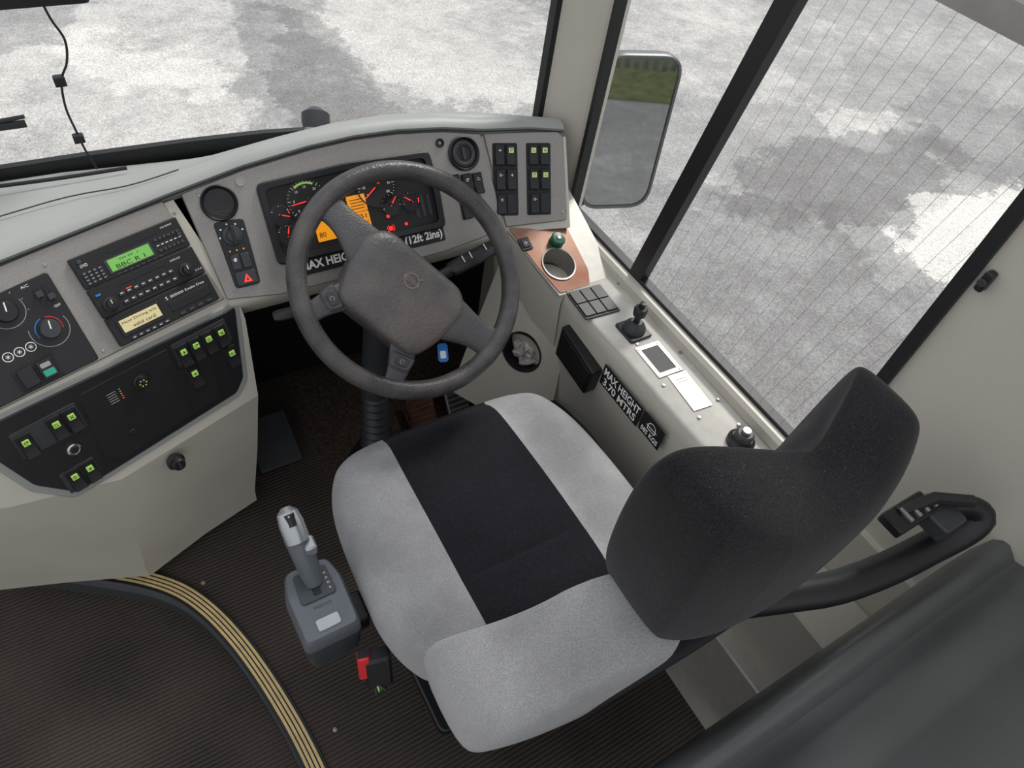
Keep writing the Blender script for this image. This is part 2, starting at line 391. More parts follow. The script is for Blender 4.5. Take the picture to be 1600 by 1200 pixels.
# main body right part
b=B(); rows=[]
for x,zt,yf in ((.15,.88,1.111),(.3,.9,1.111),(.5,.9,1.111),(.7,.88,1.111),(.784,.88,1.111)):
    rows.append([V((x,yf+.13,zt)),V((x,yf-.008,.708)),V((x,yf-.004,.69)),V((x,yf+.04,.63)),V((x,yf+.09,.59)),V((x,1.5,.58))])
rows.append([W(F_SW,.15,.2),W(F_SW,.16,-.005),V((.93,1.085,.69)),V((.93,1.12,.65)),V((.93,1.2,.6)),V((.93,1.5,.58))])
b.grid(rows,M_CREAM); put(b,'dash_body',parent=dash,label='cream moulded knee panel below the instruments',smooth=50)
# fascias
b=B()
p=[(.0,-.004),(.1,-.02),(.3,-.022),(.48,-.02),(.632,-.006),(.625,.12),(.618,.21),(.53,.229),(.425,.241),(.33,.245),(.232,.240),(.1,.226),(-.02,.205)]
b.prism(roundpoly(p,.004,2),-.004,.004,M_FAS,.002)
for u,v in ((.010,.196),(.516,.207),(.614,.012),(.02,.01)): b.cyl(u,v,.004,.004,.0052,M_STEEL)
b.lathe([(.0095,.004),(.0095,.008),(.007,.008),(.006,.005),(.0,.005)],M_BLK,.516,.207)
b.lathe([(.0085,.004),(.0085,.007),(.006,.007),(.006,.005),(.0,.005)],M_STEEL,.089,.206)
fas=put(b,'instrument_fascia',F_CL,dash,'speckled silver-grey instrument fascia')
b=B(); p=[(-.004,0.0),(-.020,.205),(-.15,.206),(-.3,.203),(-.45,.196),(-.62,.186),(-.62,.0)]
b.prism(p,-.004,.004,M_FAS,.002)
for u,v in ((-.245,.178),(-.24,.012),(-.012,.178)): b.cyl(u,v,.003,.004,.005,M_STEEL)
put(b,'radio_fascia',F_RD,dash,'silver-grey fascia around the radio stack')
b=B(); p=[(.002,.0),(.15,.012),(.152,.03),(.142,.2),(.13,.212),(-.046,.207)]
b.prism(roundpoly(p,.004,2),-.004,.004,M_FAS,.002)
b.cyl(.136,.2,.003,.004,.005,M_STEEL); b.cyl(.14,.03,.003,.004,.005,M_STEEL)
swf=put(b,'switch_fascia',F_SW,dash,'silver-grey fascia carrying a block of rocker switches')
def vent(M,r,lbl,ball):
    b=B(); b.lathe([(r,.004),(r,.010),(r*.93,.0125),(r*.84,.009),(r*.80,.0045),(r*.0,.0044)],M_BLK)
    if ball:
        b.lathe([(r*.78,.0045),(r*.74,.008),(r*.60,.0095),(r*.50,.008),(r*.48,.005)],M_DKG,capend=False)
        b.box(-r*.1,-r*.34,r*.1,r*.34,.005,.008,M_DKG,.0006)
    else:
        b.arc(0,0,r*.62,r*.05,200,340,.0049,M_DKG,16); b.box(-r*.3,-r*.5,r*.3,-r*.44,.0045,.006,M_DKG,0,0)  # grey arc and bar are reflections painted into the black throat
    return put(b,'air_vent',M,fas,lbl)
vent(F_CL@T(.040,.175),.034,'black round air vent with an open throat',False)
vent(F_CL@T(.567,.176),.037,'black round air vent with closed centre',True)
b=B(); b.prism(roundpoly([(.018,.142),(.074,.140),(.073,.085),(.070,.012),(.022,.012),(.020,.085)],.008),.004,.007,M_BLK)
b.lathe([(.019,.007),(.018,.011),(.012,.012),(.011,.024),(.0,.025)],M_DKG,.045,.112)
b.box(.042,.094,.048,.131,.012,.027,M_BLK,.001)
for a in (20,60,100,140,180): b.box(.045+.023*math.cos(math.radians(a))-.0015,.112+.023*math.sin(math.radians(a))-.0015,.045+.023*math.cos(math.radians(a))+.0015,.112+.023*math.sin(math.radians(a))+.0015,.007,.0074,M_WH,0,0)
for u in (.032,.045,.058): b.cyl(u,.084,.0016,.007,.0075,M_AMB,0,10)
b.box(.028,.048,.044,.076,.007,.012,M_DKG); b.box(.048,.048,.064,.076,.007,.012,M_DKG); b.cyl(.036,.066,.004,.012,.014,M_CHROME)
b.box(.028,.016,.066,.042,.007,.011,M_DKG); b.prism([(.040,.021),(.056,.021),(.048,.037)],.011,.0118,M_NEED,0); b.prism([(.0445,.024),(.0515,.024),(.048,.031)],.0118,.0121,M_DKG,0)
put(b,'light_switch_plate',F_CL,fas,'black light switch plate with rotary knob and hazard button')
# ---- rocker switches
def rocker_mesh(lens,g):
    b=B(); b.box(-.0122,-.0235,.0122,.0235,0,.004,M_BLK2,.001,.002)
    pr=[(-.021,.010),(0,.0055),(.021,.0085)]
    L_=[[V((-.0103,y,.003)),V((-.0103,y,z-.001)),V((-.0095,y,z)),V((.0095,y,z)),V((.0103,y,z-.001)),V((.0103,y,.003))] for y,z in pr]
    b.grid(L_,M_BLK); 
    for rr in (L_[0],L_[-1]): b.face([b.bm.verts.new(p) for p in rr],b.mi(M_BLK))
    if lens: b.box(-.0055,.004,.0055,.015,.006,.0100,lens,.0004,.001)
    gm=M_BLK2 if lens else M_WH; z=.0100 if lens else .0085; y0=.0095
    if g==0: b.line((-.003,y0),(.003,y0),.0012,z,gm); b.line((0,y0-.003),(0,y0+.003),.0012,z,gm)
    elif g==1: b.arc(0,y0,.003,.001,0,300,z+.0003,gm,10); b.line((0,y0),(.003,y0+.003),.001,z,gm)
    elif g==2: b.line((-.004,y0-.002),(.004,y0-.002),.001,z,gm); b.line((-.004,y0+.002),(.002,y0+.002),.001,z,gm)
    elif g==3: b.line((-.003,y0-.003),(.003,y0+.003),.001,z,gm); b.line((-.003,y0+.003),(.003,y0-.003),.001,z,gm)
    else: b.arc(-.0005,y0,.0028,.001,90,270,z+.0003,gm,8); b.line((0,y0-.0028),(0,y0+.0028),.001,z,gm); b.line((.002,y0),(.0045,y0),.0009,z,gm)
    return b.mesh('rocker_switch')
RM={}
def rocker(M,parent,lens,g,grp):
    key=(lens.name if lens else '',g)
    if key not in RM: RM[key]=rocker_mesh(lens,g)
    return put(RM[key],'rocker_switch',M,parent,group=grp)
i=0
for ri,v in enumerate((.160,.106,.052)):
    for ci,u in enumerate((-.010,.016,.069,.096)):
        if ri==2 and ci in (1,3): continue
        lens=M_GREEN2 if (ri,ci) in ((0,1),(0,2),(0,3),(1,2),(1,3)) else None
        rocker(F_SW@T(u+ri*.001,v,.004),swf,lens,i%5,'rocker switches on the upper bank'); i+=1
b=B(); b.box(-.026,.026,.032,.186,.004,.0058,M_BLK2,.0006,.004); b.box(.053,.026,.111,.186,.004,.0058,M_BLK2,.0006,.004)
b.box(.005,.03,.027,.075,.0058,.008,M_BLK); b.box(.085,.03,.107,.075,.0058,.008,M_BLK)
put(b,'switch_bezel',F_SW,swf,'black bezels framing the switch bank')
for u,v in ((.532,.113),(.560,.110),(.587,.108),(.545,.060),(.575,.058)):
    rocker(F_CL@T(u,v,.004),fas,None,i%5,'rocker switches beside the instruments'); i+=1
# ---- lower console panel
b=B()
p=[(-.475,-.004),(.020,-.014),(.014,-.05),(-.022,-.190),(-.05,-.214),(-.20,-.219),(-.33,-.224),(-.40,-.224),(-.452,-.165),(-.482,-.06)]
b.prism(roundpoly(p,.012,4),-.006,.002,M_HOOD,.003)
p=[(-.465,-.014),(.008,-.024),(-.030,-.175),(-.055,-.200),(-.20,-.206),(-.33,-.211),(-.392,-.212),(-.440,-.155),(-.468,-.06)]
b.prism(roundpoly(p,.008,4),.002,.005,M_BLK,.002)
p=[(-.31,-.038),(-.145,-.036),(-.14,-.088),(-.075,-.090),(-.088,-.188),(-.30,-.198),(-.325,-.175)]
b.prism(roundpoly(p,.004,3),.005,.0068,M_BLK2,.0006)
for q_ in ([(-.135,-.034),(-.022,-.034),(-.022,-.086),(-.135,-.086)],[(-.43,-.046),(-.322,-.046),(-.322,-.100),(-.43,-.100)],[(-.402,-.160),(-.342,-.160),(-.342,-.207),(-.402,-.207)]):
    b.prism(roundpoly(q_,.003,3),.005,.0058,M_DKG,.0004)
b.cyl(-.263,-.157,.006,.0068,.0076,M_BLK)
for k in range(5): b.box(-.250,-.064-.005*k,-.247,-.0630-.005*k,.0068,.0071,[M_GREEN,M_GREEN,M_AMB,M_NEED,M_NEED][k],0,0); b.box(-.272,-.0645-.005*k,-.256,-.0632-.005*k,.0068,.0071,M_GP,0,0)
lcp=put(b,'lower_console_panel',F_LC,dash,'matte black lower switch console panel with grey rim')
for u,v in ((-.120,-.060),(-.094,-.060),(-.067,-.060),(-.040,-.060),(-.036,-.112),(-.118,-.112),(-.415,-.074),(-.363,-.070),(-.337,-.070),(-.383,-.180),(-.356,-.180)):
    rocker(F_LC@T(u,v-.004,.0052),lcp,M_GREEN,i%5,'green-lit rocker switches on the lower console'); i+=1
b=B(); b.lathe([(.014,.0),(.014,.004),(.011,.005),(.0105,.012),(0,.0125)],M_BLK)
for a in range(0,360,60): b.cyl(.006*math.cos(math.radians(a)),.006*math.sin(math.radians(a)),.0013,.0125,.0132,M_GREEN,0,8)
put(b,'rotary_dimmer',F_LC@T(-.210,-.069,.0068),lcp,'small black rotary knob with green symbols')
b=B(); b.lathe([(.012,0),(.012,.004),(.009,.005),(.009,.003),(0,.003)],M_CHROME); b.cyl(0,0,.007,.003,.006,M_BLK)
put(b,'socket_ring',F_LC@T(-.360,-.128,.005),lcp,'round socket with a chrome ring')
# ================================================================== RADIO STACK
def unit(name,v0,v1,lbl,cat,build):
    b=B(); b.box(-.2125,v0,-.016,v1,.004,.014,M_BLK2,.0015,.003); build(b)
    return put(b,name,F_RD,None,lbl,cat)
def r1(b):
    z=.014
    b.box(-.165,.124,-.080,.150,z,z+.0015,M_DKG,.0005); b.box(-.160,.127,-.084,.148,z+.0015,z+.002,M_LCD,0,.001)
    b.text('BBC R 1',-.124,.1325,.052,.0075,z+.002,M_LCDD); b.text('TM TP  1',-.124,.1425,.035,.003,z+.002,M_LCDD)
    b.text('DVD',-.195,.155,.012,.005,z,M_WH); b.cyl(-.199,.163,.004,z,z+.0025,M_DKG)
    for r_ in range(4):
        for c_ in range(4): b.box(-.205+c_*.009,.122+r_*.006,-.198+c_*.009,.1265+r_*.006,z,z+.0018,M_DKG,.0003,.001); b.box(-.2035+c_*.009,.1235+r_*.006,-.2+c_*.009,.125+r_*.006,z+.0018,z+.002,M_GP,0,0)
    for c_ in range(6):
        b.box(-.072+c_*.0085,.126,-.066+c_*.0085,.131,z,z+.0018,M_DKG,.0003,.001); b.box(-.072+c_*.0085,.137,-.067+c_*.0085,.1385,z,z+.0004,M_WH,0,0)
        b.box(-.072+c_*.0085,.146,-.066+c_*.0085,.151,z,z+.0018,M_DKG,.0003,.001)
    b.box(-.15,.158,-.06,.162,z,z+.0006,M_BLK,0,.001)
    b.text('CD-R/RW',-.04,.164,.022,.003,z,M_WH); b.cyl(-.026,.142,.0035,z,z+.0025,M_DKG)
    for c_ in range(8): b.box(-.155+c_*.011,.1185,-.148+c_*.011,.1215,z,z+.0012,M_DKG,.0002,.0008)
unit('dvd_radio',.1165,.172,'black in-dash radio with a green lit display','radio',r1)
def r2(b):
    z=.014
    for u in (-.190,-.046):
        b.lathe([(.013,z),(.013,z+.003),(.009,z+.004),(.0085,z+.014),(.0,z+.015)],M_BLK,u,.080); b.line((u,.081),(u,.088),.0012,z+.0148,M_WH)
    b.box(-.165,.103,-.075,.107,z,z+.0008,M_BLK,0,.001); b.text('CODE 6CD',-.055,.105,.02,.003,z,M_WH)
    for r_ in range(2):
        for c_ in range(8): b.box(-.170+c_*.0132,.070+r_*.015,-.160+c_*.0132,.0765+r_*.015,z,z+.0025,M_DKG,.0004,.001); b.box(-.168+c_*.0132,.0735+r_*.015,-.163+c_*.0132,.0748+r_*.015,z+.0025,z+.0028,M_WH,0,0)
    b.box(-.205,.100,-.196,.1035,z,z+.0015,M_BLUE,0,.001); b.box(-.155,.0925,-.145,.0935,z,z+.0005,M_NEED,0,0)
    for c_ in range(3): b.box(-.032+c_*.005,.07,-.029+c_*.005,.0735,z,z+.0005,M_GP,0,0)
unit('cd_radio',.061,.1145,'black car radio with two round knobs','radio',r2)
def r3(b):
    z=.014
    b.box(-.200,.018,-.120,.052,z,z+.0015,M_BLK,.0004); b.box(-.195,.025,-.124,.048,z+.0015,z+.0019,M_TLCD,0,.001)
    b.text('Now Driving w/o',-.1595,.0415,.064,.0058,z+.0019,M_LCDD); b.text('valid card',-.156,.031,.042,.0058,z+.0019,M_LCDD)
    b.text('SE5000 Exakt Duo',-.062,.048,.068,.0045,z,M_WH); b.text('S',-.103,.048,.004,.006,z,M_WH)
    b.box(-.105,.022,-.025,.040,z,z+.0012,M_BLK,.0005); b.box(-.098,.03,-.032,.0325,z+.0012,z+.0016,M_BLK2,0,.001)
    for c_ in range(6): b.box(-.190+c_*.0125,.009,-.180+c_*.0125,.0145,z,z+.0022,M_DKG,.0004,.001); b.box(-.187+c_*.0125,.0112,-.183+c_*.0125,.0122,z+.0022,z+.0025,M_WH,0,0)
    for c_ in range(4): b.box(-.095+c_*.018,.010,-.085+c_*.018,.015,z,z+.0022,M_DKG,.0004,.001)
unit('tachograph',.006,.0595,'black tachograph with a cream text display','tachograph',r3)
# ================================================================== CLIMATE
b=B(); p=[(-.47,.004),(-.252,.004),(-.248,.168),(-.47,.160)]
b.prism(roundpoly(p,.005,3),.004,.008,M_BLK,.0015); z=.008
for u,v,r in ((-.332,.136,.025),(-.292,.084,.027),(-.405,.136,.025)):
    b.arc(u,v,r+.003,.0012,-200,20,z+.0003,M_GP,20)
b.arc(-.292,.084,.0205,.0015,100,200,z+.0003,M_BLUE,12); b.arc(-.292,.084,.0205,.0015,-20,80,z+.0003,M_REDP,12)
for u in (-.277,-.263):
    b.box(u-.004,.118,u+.004,.152,z,.0095,M_BLK2,0); 
b.text('A/C',-.289,.160,.012,.0045,z,M_WH); b.text('OFF',-.262,.113,.010,.004,z,M_WH); b.text('1',-.345,.162,.0025,.004,z,M_WH); b.text('2',-.332,.1645,.003,.004,z,M_WH)
for u in (-.366,-.348,-.330):
    b.arc(u,.070,.0075,.0012,0,360,z+.0003,M_WH,16)
    for a in (0,60,120): b.line((u-.004*math.cos(math.radians(a)),.070-.004*math.sin(math.radians(a))),(u+.004*math.cos(math.radians(a)),.070+.004*math.sin(math.radians(a))),.0008,z,M_WH)
for k in range(7): b.line((-.332+.03*math.cos(math.radians(-20+k*35)),.136+.03*math.sin(math.radians(-20+k*35))),(-.332+.033*math.cos(math.radians(-20+k*35)),.136+.033*math.sin(math.radians(-20+k*35))),.0012,z,M_GP)
b.box(-.376,.008,-.310,.048,z,.0095,M_BLK2,.0005)
clim=empty('climate_control_unit',F_RD@T(-.36,.08,0),'black heater control unit with rotary knobs','climate control')
put(b,'control_face',F_RD,clim)
for u,v,r,mm in ((-.332,.136,.018,M_BLK),(-.292,.084,.017,M_DKG),(-.405,.136,.018,M_BLK)):
    b=B(); b.lathe([(r,0),(r*.95,.012),(r*.85,.015),(0,.015)],mm); b.line((0,0),(r*.2,r*.8),.002,.015,M_WH); put(b,'rotary_knob',F_RD@T(u,v,.008),clim)
for u,c in ((-.277,1),(-.263,0)):
    b=B(); b.box(-.0055,-.005,.0055,.005,0,.007,M_DKG); put(b,'slider',F_RD@T(u,.130+.01*c,.0095),clim)
for u,ln in ((-.358,None),(-.328,M_TEAL)):
    b=B(); b.box(-.012,-.016,.012,.016,0,.006,M_BLK,.001); 
    if ln: b.box(-.009,-.012,.009,-.001,.006,.0068,ln,.0003); b.box(-.008,.003,.008,.011,.006,.0066,M_GP,.0002)
    put(b,'push_button',F_RD@T(u,.028,.0095),clim)
# ================================================================== INSTRUMENT CLUSTER
clu=empty('instrument_cluster',F_CL@T(.3,.115,.004),'black instrument cluster with red needles and amber display','instrument cluster')
b=B(); outer=roundpoly([(.112,.036),(.485,.032),(.489,.11),(.484,.196),(.30,.204),(.114,.196)],.014,5); inner=roundpoly([(.126,.050),(.472,.046),(.474,.11),(.470,.184),(.30,.190),(.127,.184)],.012,5)
k=b.mi(M_BLK); n=len(outer)
def ring3(pts,z): return [b.bm.verts.new((x,y,z)) for x,y in pts]
rs=[ring3(outer,.004),ring3(outer,.012),ring3(inset(outer,.003) if area(outer)>0 else inset(outer[::-1],.003)[::-1],.015),ring3(inner,.014),ring3(inner,.0045)]
for a_,b_ in zip(rs,rs[1:]):
    for q in range(n): b.face((a_[q],a_[(q+1)%n],b_[(q+1)%n],b_[q]),k)
put(b,'bezel',F_CL,clu)
b=B(); b.prism(outer,.004,.005,M_BLK2,0); 
for u in (.43,.445,.46): b.box(u-.003,.065,u+.003,.11,.005,.0056,M_DKG,0)
b.cyl(.362,.082,.004,.005,.0056,M_RED,0,14); b.cyl(.362,.056,.005,.005,.0056,M_RED,0,14); b.cyl(.398,.058,.0035,.005,.0056,M_RED,0,14); b.arc(.362,.056,.008,.0012,-60,60,.0058,M_RED,8); b.arc(.362,.056,.008,.0012,120,240,.0058,M_RED,8)
put(b,'dial_plate',F_CL,clu)
def gauge(u,v,r,labels,a0,a1,need,green=None,size=.005,redarc=False):
    b=B(); b.lathe([(r*1.06,.0),(r*1.06,.0025),(r*1.0,.0025),(r*.99,.0008),(0,.0008)],M_BLK,seg=36)
    nt=(len(labels)-1)*4
    for k in range(nt+1):
        a=math.radians(a0+(a1-a0)*k/nt); l=.82 if k%4==0 else .9
        b.line((r*l*math.cos(a),r*l*math.sin(a)),(r*.97*math.cos(a),r*.97*math.sin(a)),.0010 if k%4==0 else .0006,.001,M_WH)
    for k,t in enumerate(labels):
        if not t: continue
        a=math.radians(a0+(a1-a0)*k/(len(labels)-1)); b.text(t,r*.66*math.cos(a),r*.66*math.sin(a),0,size,.001,M_WH)
    if green: b.arc(0,0,r*.84,r*.1,green[0],green[1],.0016,M_GREEN)
    if redarc: b.arc(0,0,r*.88,r*.1,a1-30,a1,.0016,M_NEED)
    a=math.radians(need); ca,sa=math.cos(a),math.sin(a)
    b.prism([(-ca*r*.18-sa*.0012,-sa*r*.18+ca*.0012),(-ca*r*.18+sa*.0012,-sa*r*.18-ca*.0012),(ca*r*.85+sa*.0005,sa*r*.85-ca*.0005),(ca*r*.85-sa*.0005,sa*r*.85+ca*.0005)],.004,.005,M_NEED,0)
    b.cyl(0,0,r*.13,.001,.006,M_BLK,.0005,16)
    put(b,'gauge',F_CL@T(u,v,.005),clu)
gauge(.205,.146,.042,['0','5','10','15','20','25','30'],215,-35,185,green=(125,60))
gauge(.352,.148,.042,['0','20','30','40','50','60','70','80'],215,-35,216)
gauge(.145,.130,.020,['','',''],150,30,-20,size=.003,redarc=True)
gauge(.148,.090,.020,['','',''],150,30,70,size=.003,redarc=True)
gauge(.375,.104,.022,['','',''],200,-10,50,size=.003)
gauge(.420,.102,.020,['','',''],190,10,140,size=.003,redarc=True)
b=B(); b.box(.204,.062,.322,.103,.005,.0062,M_AMB,0,.002); b.box(.282,.104,.322,.138,.005,.0062,M_AMB,0,.002)
b.text('0000751',.287,.094,.058,.009,.0062,M_AMBD); b.text('km',.312,.082,.012,.006,.0062,M_AMBD)
b.text('80',.216,.075,.014,.010,.0062,M_AMBD); b.text('8:00',.248,.087,.024,.007,.0062,M_AMBD)
for k in range(4): b.box(.288,.110+.006*k,.316,.1115+.006*k,.0062,.0065,M_AMBD,0,0)
put(b,'display_screen',F_CL,clu,'amber lit information display')
b=B(); b.box(.150,.004,.480,.036,0,.0008,M_BLK2,0,.001); b.text('MAX HEIGHT 3.7 MTRS (12ft 2ins)',.315,.020,.320,.023,.0008,M_WH,off=.03)
put(b,'height_sticker',F_CL@T(0,0,.004),None,'black strip sticker with bold white maximum height text','sticker')
# ================================================================== SIDE CONSOLE
side=empty('side_console',T(.93,.7,0),'cream side console with a silver ledge beneath the window','side console')
b=B()
def srow(y,xi,z): return [V((.995,y,z+.005)),V((.985,y,z)),V((xi+.008,y,z)),V((xi,y,z-.008)),V((xi-.002,y,z-.04)),V((xi+.008,y,z-.2)),V((xi+.02,y,0.0)),V((1.0,y,0.0))]
rows=[srow(.335,.868,.645),srow(.5,.860,.648),srow(.7,.856,.65),srow(.93,.846,.65)]
b.grid(rows,M_CREAM,fm=lambda i,j: M_LEDGE if j<3 else M_CREAM)
b.face([b.bm.verts.new(p) for p in rows[0]],b.mi(M_CREAM))
def frow(x,y,z): return [V((x,y,z)),V((x-.004,y,z-.03)),V((x+.01,y,z-.2)),V((x+.03,y,0))]
b.grid([frow(.842,.92,.647),frow(.832,.95,.654),frow(.815,.99,.672),frow(.79,1.08,.705),frow(.785,1.14,.71)],M_CREAM)
put(b,'console_body',parent=side,smooth=50)
F_PL=axes((.845,.93,.650),V((1,0,0)),V((0,.9326,.361)).normalized(),V((0,-.361,.9326)).normalized())
b=B(); b.holeplate([(-.013,-.008),(.15,-.012),(.15,.25),(-.060,.195),(-.034,.07)],.022,.066,.041,-.008,0,M_LEDGE)
put(b,'ledge_ramp',F_PL,side,'silver painted sloping end of the ledge')
b=B(); pl=[(-.010,-.003),(.072,-.006),(.088,.03),(.090,.15),(.04,.158),(-.056,.188),(-.031,.07)]
b.holeplate(roundpoly(pl,.006,2),.022,.066,.040,0,.003,M_COPPER)
b.lathe([(.043,.003),(.043,.006),(.0395,.0055),(.038,-.055)],M_STEEL,.022,.066,capend=False); b.lathe([(.038,-.055),(.034,-.070),(0,-.070)],M_DKG,.022,.066)  # cup bottom coloured darker than its steel wall, painting in the shade of depth
put(b,'cup_holder_plate',F_PL,side,'worn copper-toned plate with round metal cup holder')
b=B(); b.box(-.014,-.016,.014,.016,0,.004,M_BLK); b.box(-.009,-.010,.009,.010,.004,.007,M_DKG); b.line((-.005,0),(.005,0),.001,.007,M_WH); b.line((0,-.005),(0,.005),.001,.007,M_WH)
put(b,'push_switch',F_PL@T(-.036,.136,.003),side,'small black square push switch')
b=B(); b.lathe([(.018,0),(.018,.004),(.012,.005),(.012,.008),(.017,.011),(.018,.017),(.015,.021),(0,.022)],M_DGREEN); b.cyl(0,0,.005,.021,.024,M_STEEL)
put(b,'round_knob',F_PL@T(.042,.120,.003),side,'dark green round push knob')
b=B(); b.box(-.046,-.046,.046,.046,0,.004,M_DKG)
for r_ in range(2):
    for c_ in range(3): b.box(-.043+c_*.029,-.041+r_*.042,-.016+c_*.029,-.001+r_*.042,.004,.0075,M_BLK,.001,.002)
put(b,'blank_switch_block',flat(.889,.870,.651,-4),side,'dark block of six square blank switches')
joy=empty('mirror_joystick',T(.922,.757,.651),'small black joystick with a round base and flared top','joystick')
b=B(); b.box(-.03,-.032,.03,.032,0,.006,M_BLK,.002,.006); b.lathe([(.026,.006),(.026,.012),(.022,.02),(.016,.026),(.013,.03)],M_DKG); put(b,'base',flat(.922,.757,.651),joy)
b=B(); b.lathe([(.007,.02),(.007,.046),(.014,.050),(.0155,.066),(.013,.07),(.007,.072),(.0065,.084),(.0,.085)],M_BLK); put(b,'stick',flat(.922,.757,.651),joy)
b=B()
b.box(-.032,-.046,-.0225,.046,0,.002,M_LEDGE,.0003,0); b.box(.0225,-.046,.032,.046,0,.002,M_LEDGE,.0003,0); b.box(-.0225,-.046,.0225,-.035,0,.002,M_LEDGE,.0003,0); b.box(-.0225,.035,.0225,.046,0,.002,M_LEDGE,.0003,0)
b.box(-.0225,-.035,.0225,.035,-.0001,.0006,M_BLK2,0,0)
for u,v in ((-.027,.04),(.027,.04),(-.027,-.04),(.027,-.04)): b.cyl(u,v,.0028,.002,.0032,M_STEEL,0,10)
put(b,'slot_plate',flat(.922,.664,.6505,-2),side,'silver plate with a rectangular black slot')
b=B(); b.box(-.024,-.05,.024,.05,0,.0012,M_STEEL,.0003)
for k in range(3):
    b.arc(-.008,-.02+k*.014,.004,.0008,0,360,.0014,M_DKG,12)
    b.arc(.008,-.02+k*.014,.004,.0008,0,360,.0014,M_DKG,12)
b.box(-.016,.025,.012,.0275,.0012,.0015,M_REDP,0,0); b.box(-.016,.033,.014,.0345,.0012,.0015,M_DKG,0,0)
for u,v in ((-.02,.046),(.02,.046),(-.02,-.046),(.02,-.046)): b.cyl(u,v,.002,.0012,.002,M_STEEL,0,10)
put(b,'instruction_plate',flat(.929,.565,.650,-5),side,'small engraved silver instruction plate')
b=B(); b.lathe([(.028,0),(.028,.010),(.022,.014),(.020,.018)],M_BLK); b.lathe([(.019,.018),(.019,.03),(.015,.034),(.0,.034)],M_DKG); b.cyl(0,0,.009,.034,.042,M_STEEL)
put(b,'round_knob',flat(.936,.415,.649),side,'black round knob with a steel centre')
for x,y in ((.905,.72),(.975,.79),(.885,.60),(.97,.52),(.90,.5),(.965,.45),(.98,.66),(.955,.36),(.985,.9)):
    b=B(); b.lathe([(.004,0),(.0035,.002),(0,.0025)],M_STEEL,seg=12); put(b,'screw',flat(x,y,.651),side)
F_SD=frame((.849,.5,.64),-90,0)
b=B(); p=[(-.385,-.055),(-.385,-.150),(-.255,-.163),(-.245,-.078)]
b.prism(roundpoly(p,.006,3),-.01,.022,M_BLK,.003); b.prism(roundpoly([(-.375,-.066),(-.375,-.142),(-.262,-.153),(-.255,-.086)],.004,3),.022,.024,M_BLK2,.001)
put(b,'map_pocket',F_SD,side,'shallow black rectangular pocket box')
b=B(); b.tube(spline([(.846,.88,.31),(.842,.80,.345),(.845,.70,.36),(.85,.62,.34)],4),.006,M_BLK,8); put(b,'grab_cord',parent=side,label='thin black cord along the console face')
b=B(); b.box(-.236,-.105,-.094,-.043,0,.0008,M_BLK2,0,.001); b.text('MAX HEIGHT',-.165,-.0605,.130,.023,.0008,M_WH,off=.02); b.text('3.70 MTRS',-.165,-.089,.120,.022,.0008,M_WH,off=.02)
put(b,'height_sticker',F_SD@T(0,0,.003),None,'black sticker with white text giving the maximum height','sticker')
b=B(); b.box(-.090,-.100,-.020,-.040,0,.0008,M_BLK2,0,.001); b.text('585 KGS',-.055,-.087,.056,.014,.0008,M_WH,off=.02)
b.arc(-.055,-.064,.012,.002,0,180,.0012,M_WH,12); b.line((-.072,-.066),(-.038,-.066),.002,.0008,M_WH); b.line((-.067,-.066),(-.067,-.074),.002,.0008,M_WH); b.line((-.043,-.066),(-.043,-.074),.002,.0008,M_WH); b.line((-.067,-.074),(-.043,-.074),.002,.0008,M_WH)
put(b,'weight_sticker',F_SD@T(0,0,.003),None,'black sticker with a white weight figure and icon','sticker')
# bin wedge
ud=V((.14,-.26,0)).normalized(); P0=V((.69,1.09,.18)); vd=V((.06,.105,.46)); vd=(vd-ud*vd.dot(ud)).normalized(); nd=ud.cross(vd)
F_BN=axes(P0,ud,vd,nd)
b=B(); b.holeplate([(-.02,0),(.29,.0),(.235,.47),(.03,.47)],.150,.235,.054,-.004,.004,M_CREAM,ry=.060)
b.lathe([(.057,.004),(.057,.0065),(.053,.0065),(.05,-.10),(0,-.10)],M_BLK2,.150,.235)
k=b.mi(M_CREAM)
for q in ([(-.02,0),(.03,.47)],[(.29,0),(.235,.47)],[(-.02,0),(.29,0)],[(.03,.47),(.235,.47)]):
    (a0,c0),(a1,c1)=q; b.face([b.bm.verts.new((a0,c0,.002)),b.bm.verts.new((a1,c1,.002)),b.bm.verts.new((a1,c1,-.16)),b.bm.verts.new((a0,c0,-.16))],k)
put(b,'waste_bin_housing',F_BN,side,'cream housing with a round bin opening')
b=B(); rows=[]
for i_ in range(9):
    th=math.pi*i_/8; rows.append([V(((.040*math.sin(th)+.001)*math.cos(2*math.pi*j/18)*(1+.25*random.uniform(-1,1)),(.040*math.sin(th)+.001)*math.sin(2*math.pi*j/18)*(1+.25*random.uniform(-1,1)),.025*math.cos(th)+random.uniform(-.008,.008))) for j in range(18)])
b.grid(rows,M_GLOVE,closed=True); put(b,'plastic_bag',F_BN@T(.153,.222,-.035),None,'crumpled clear plastic bag inside the round bin','bag',smooth=20)
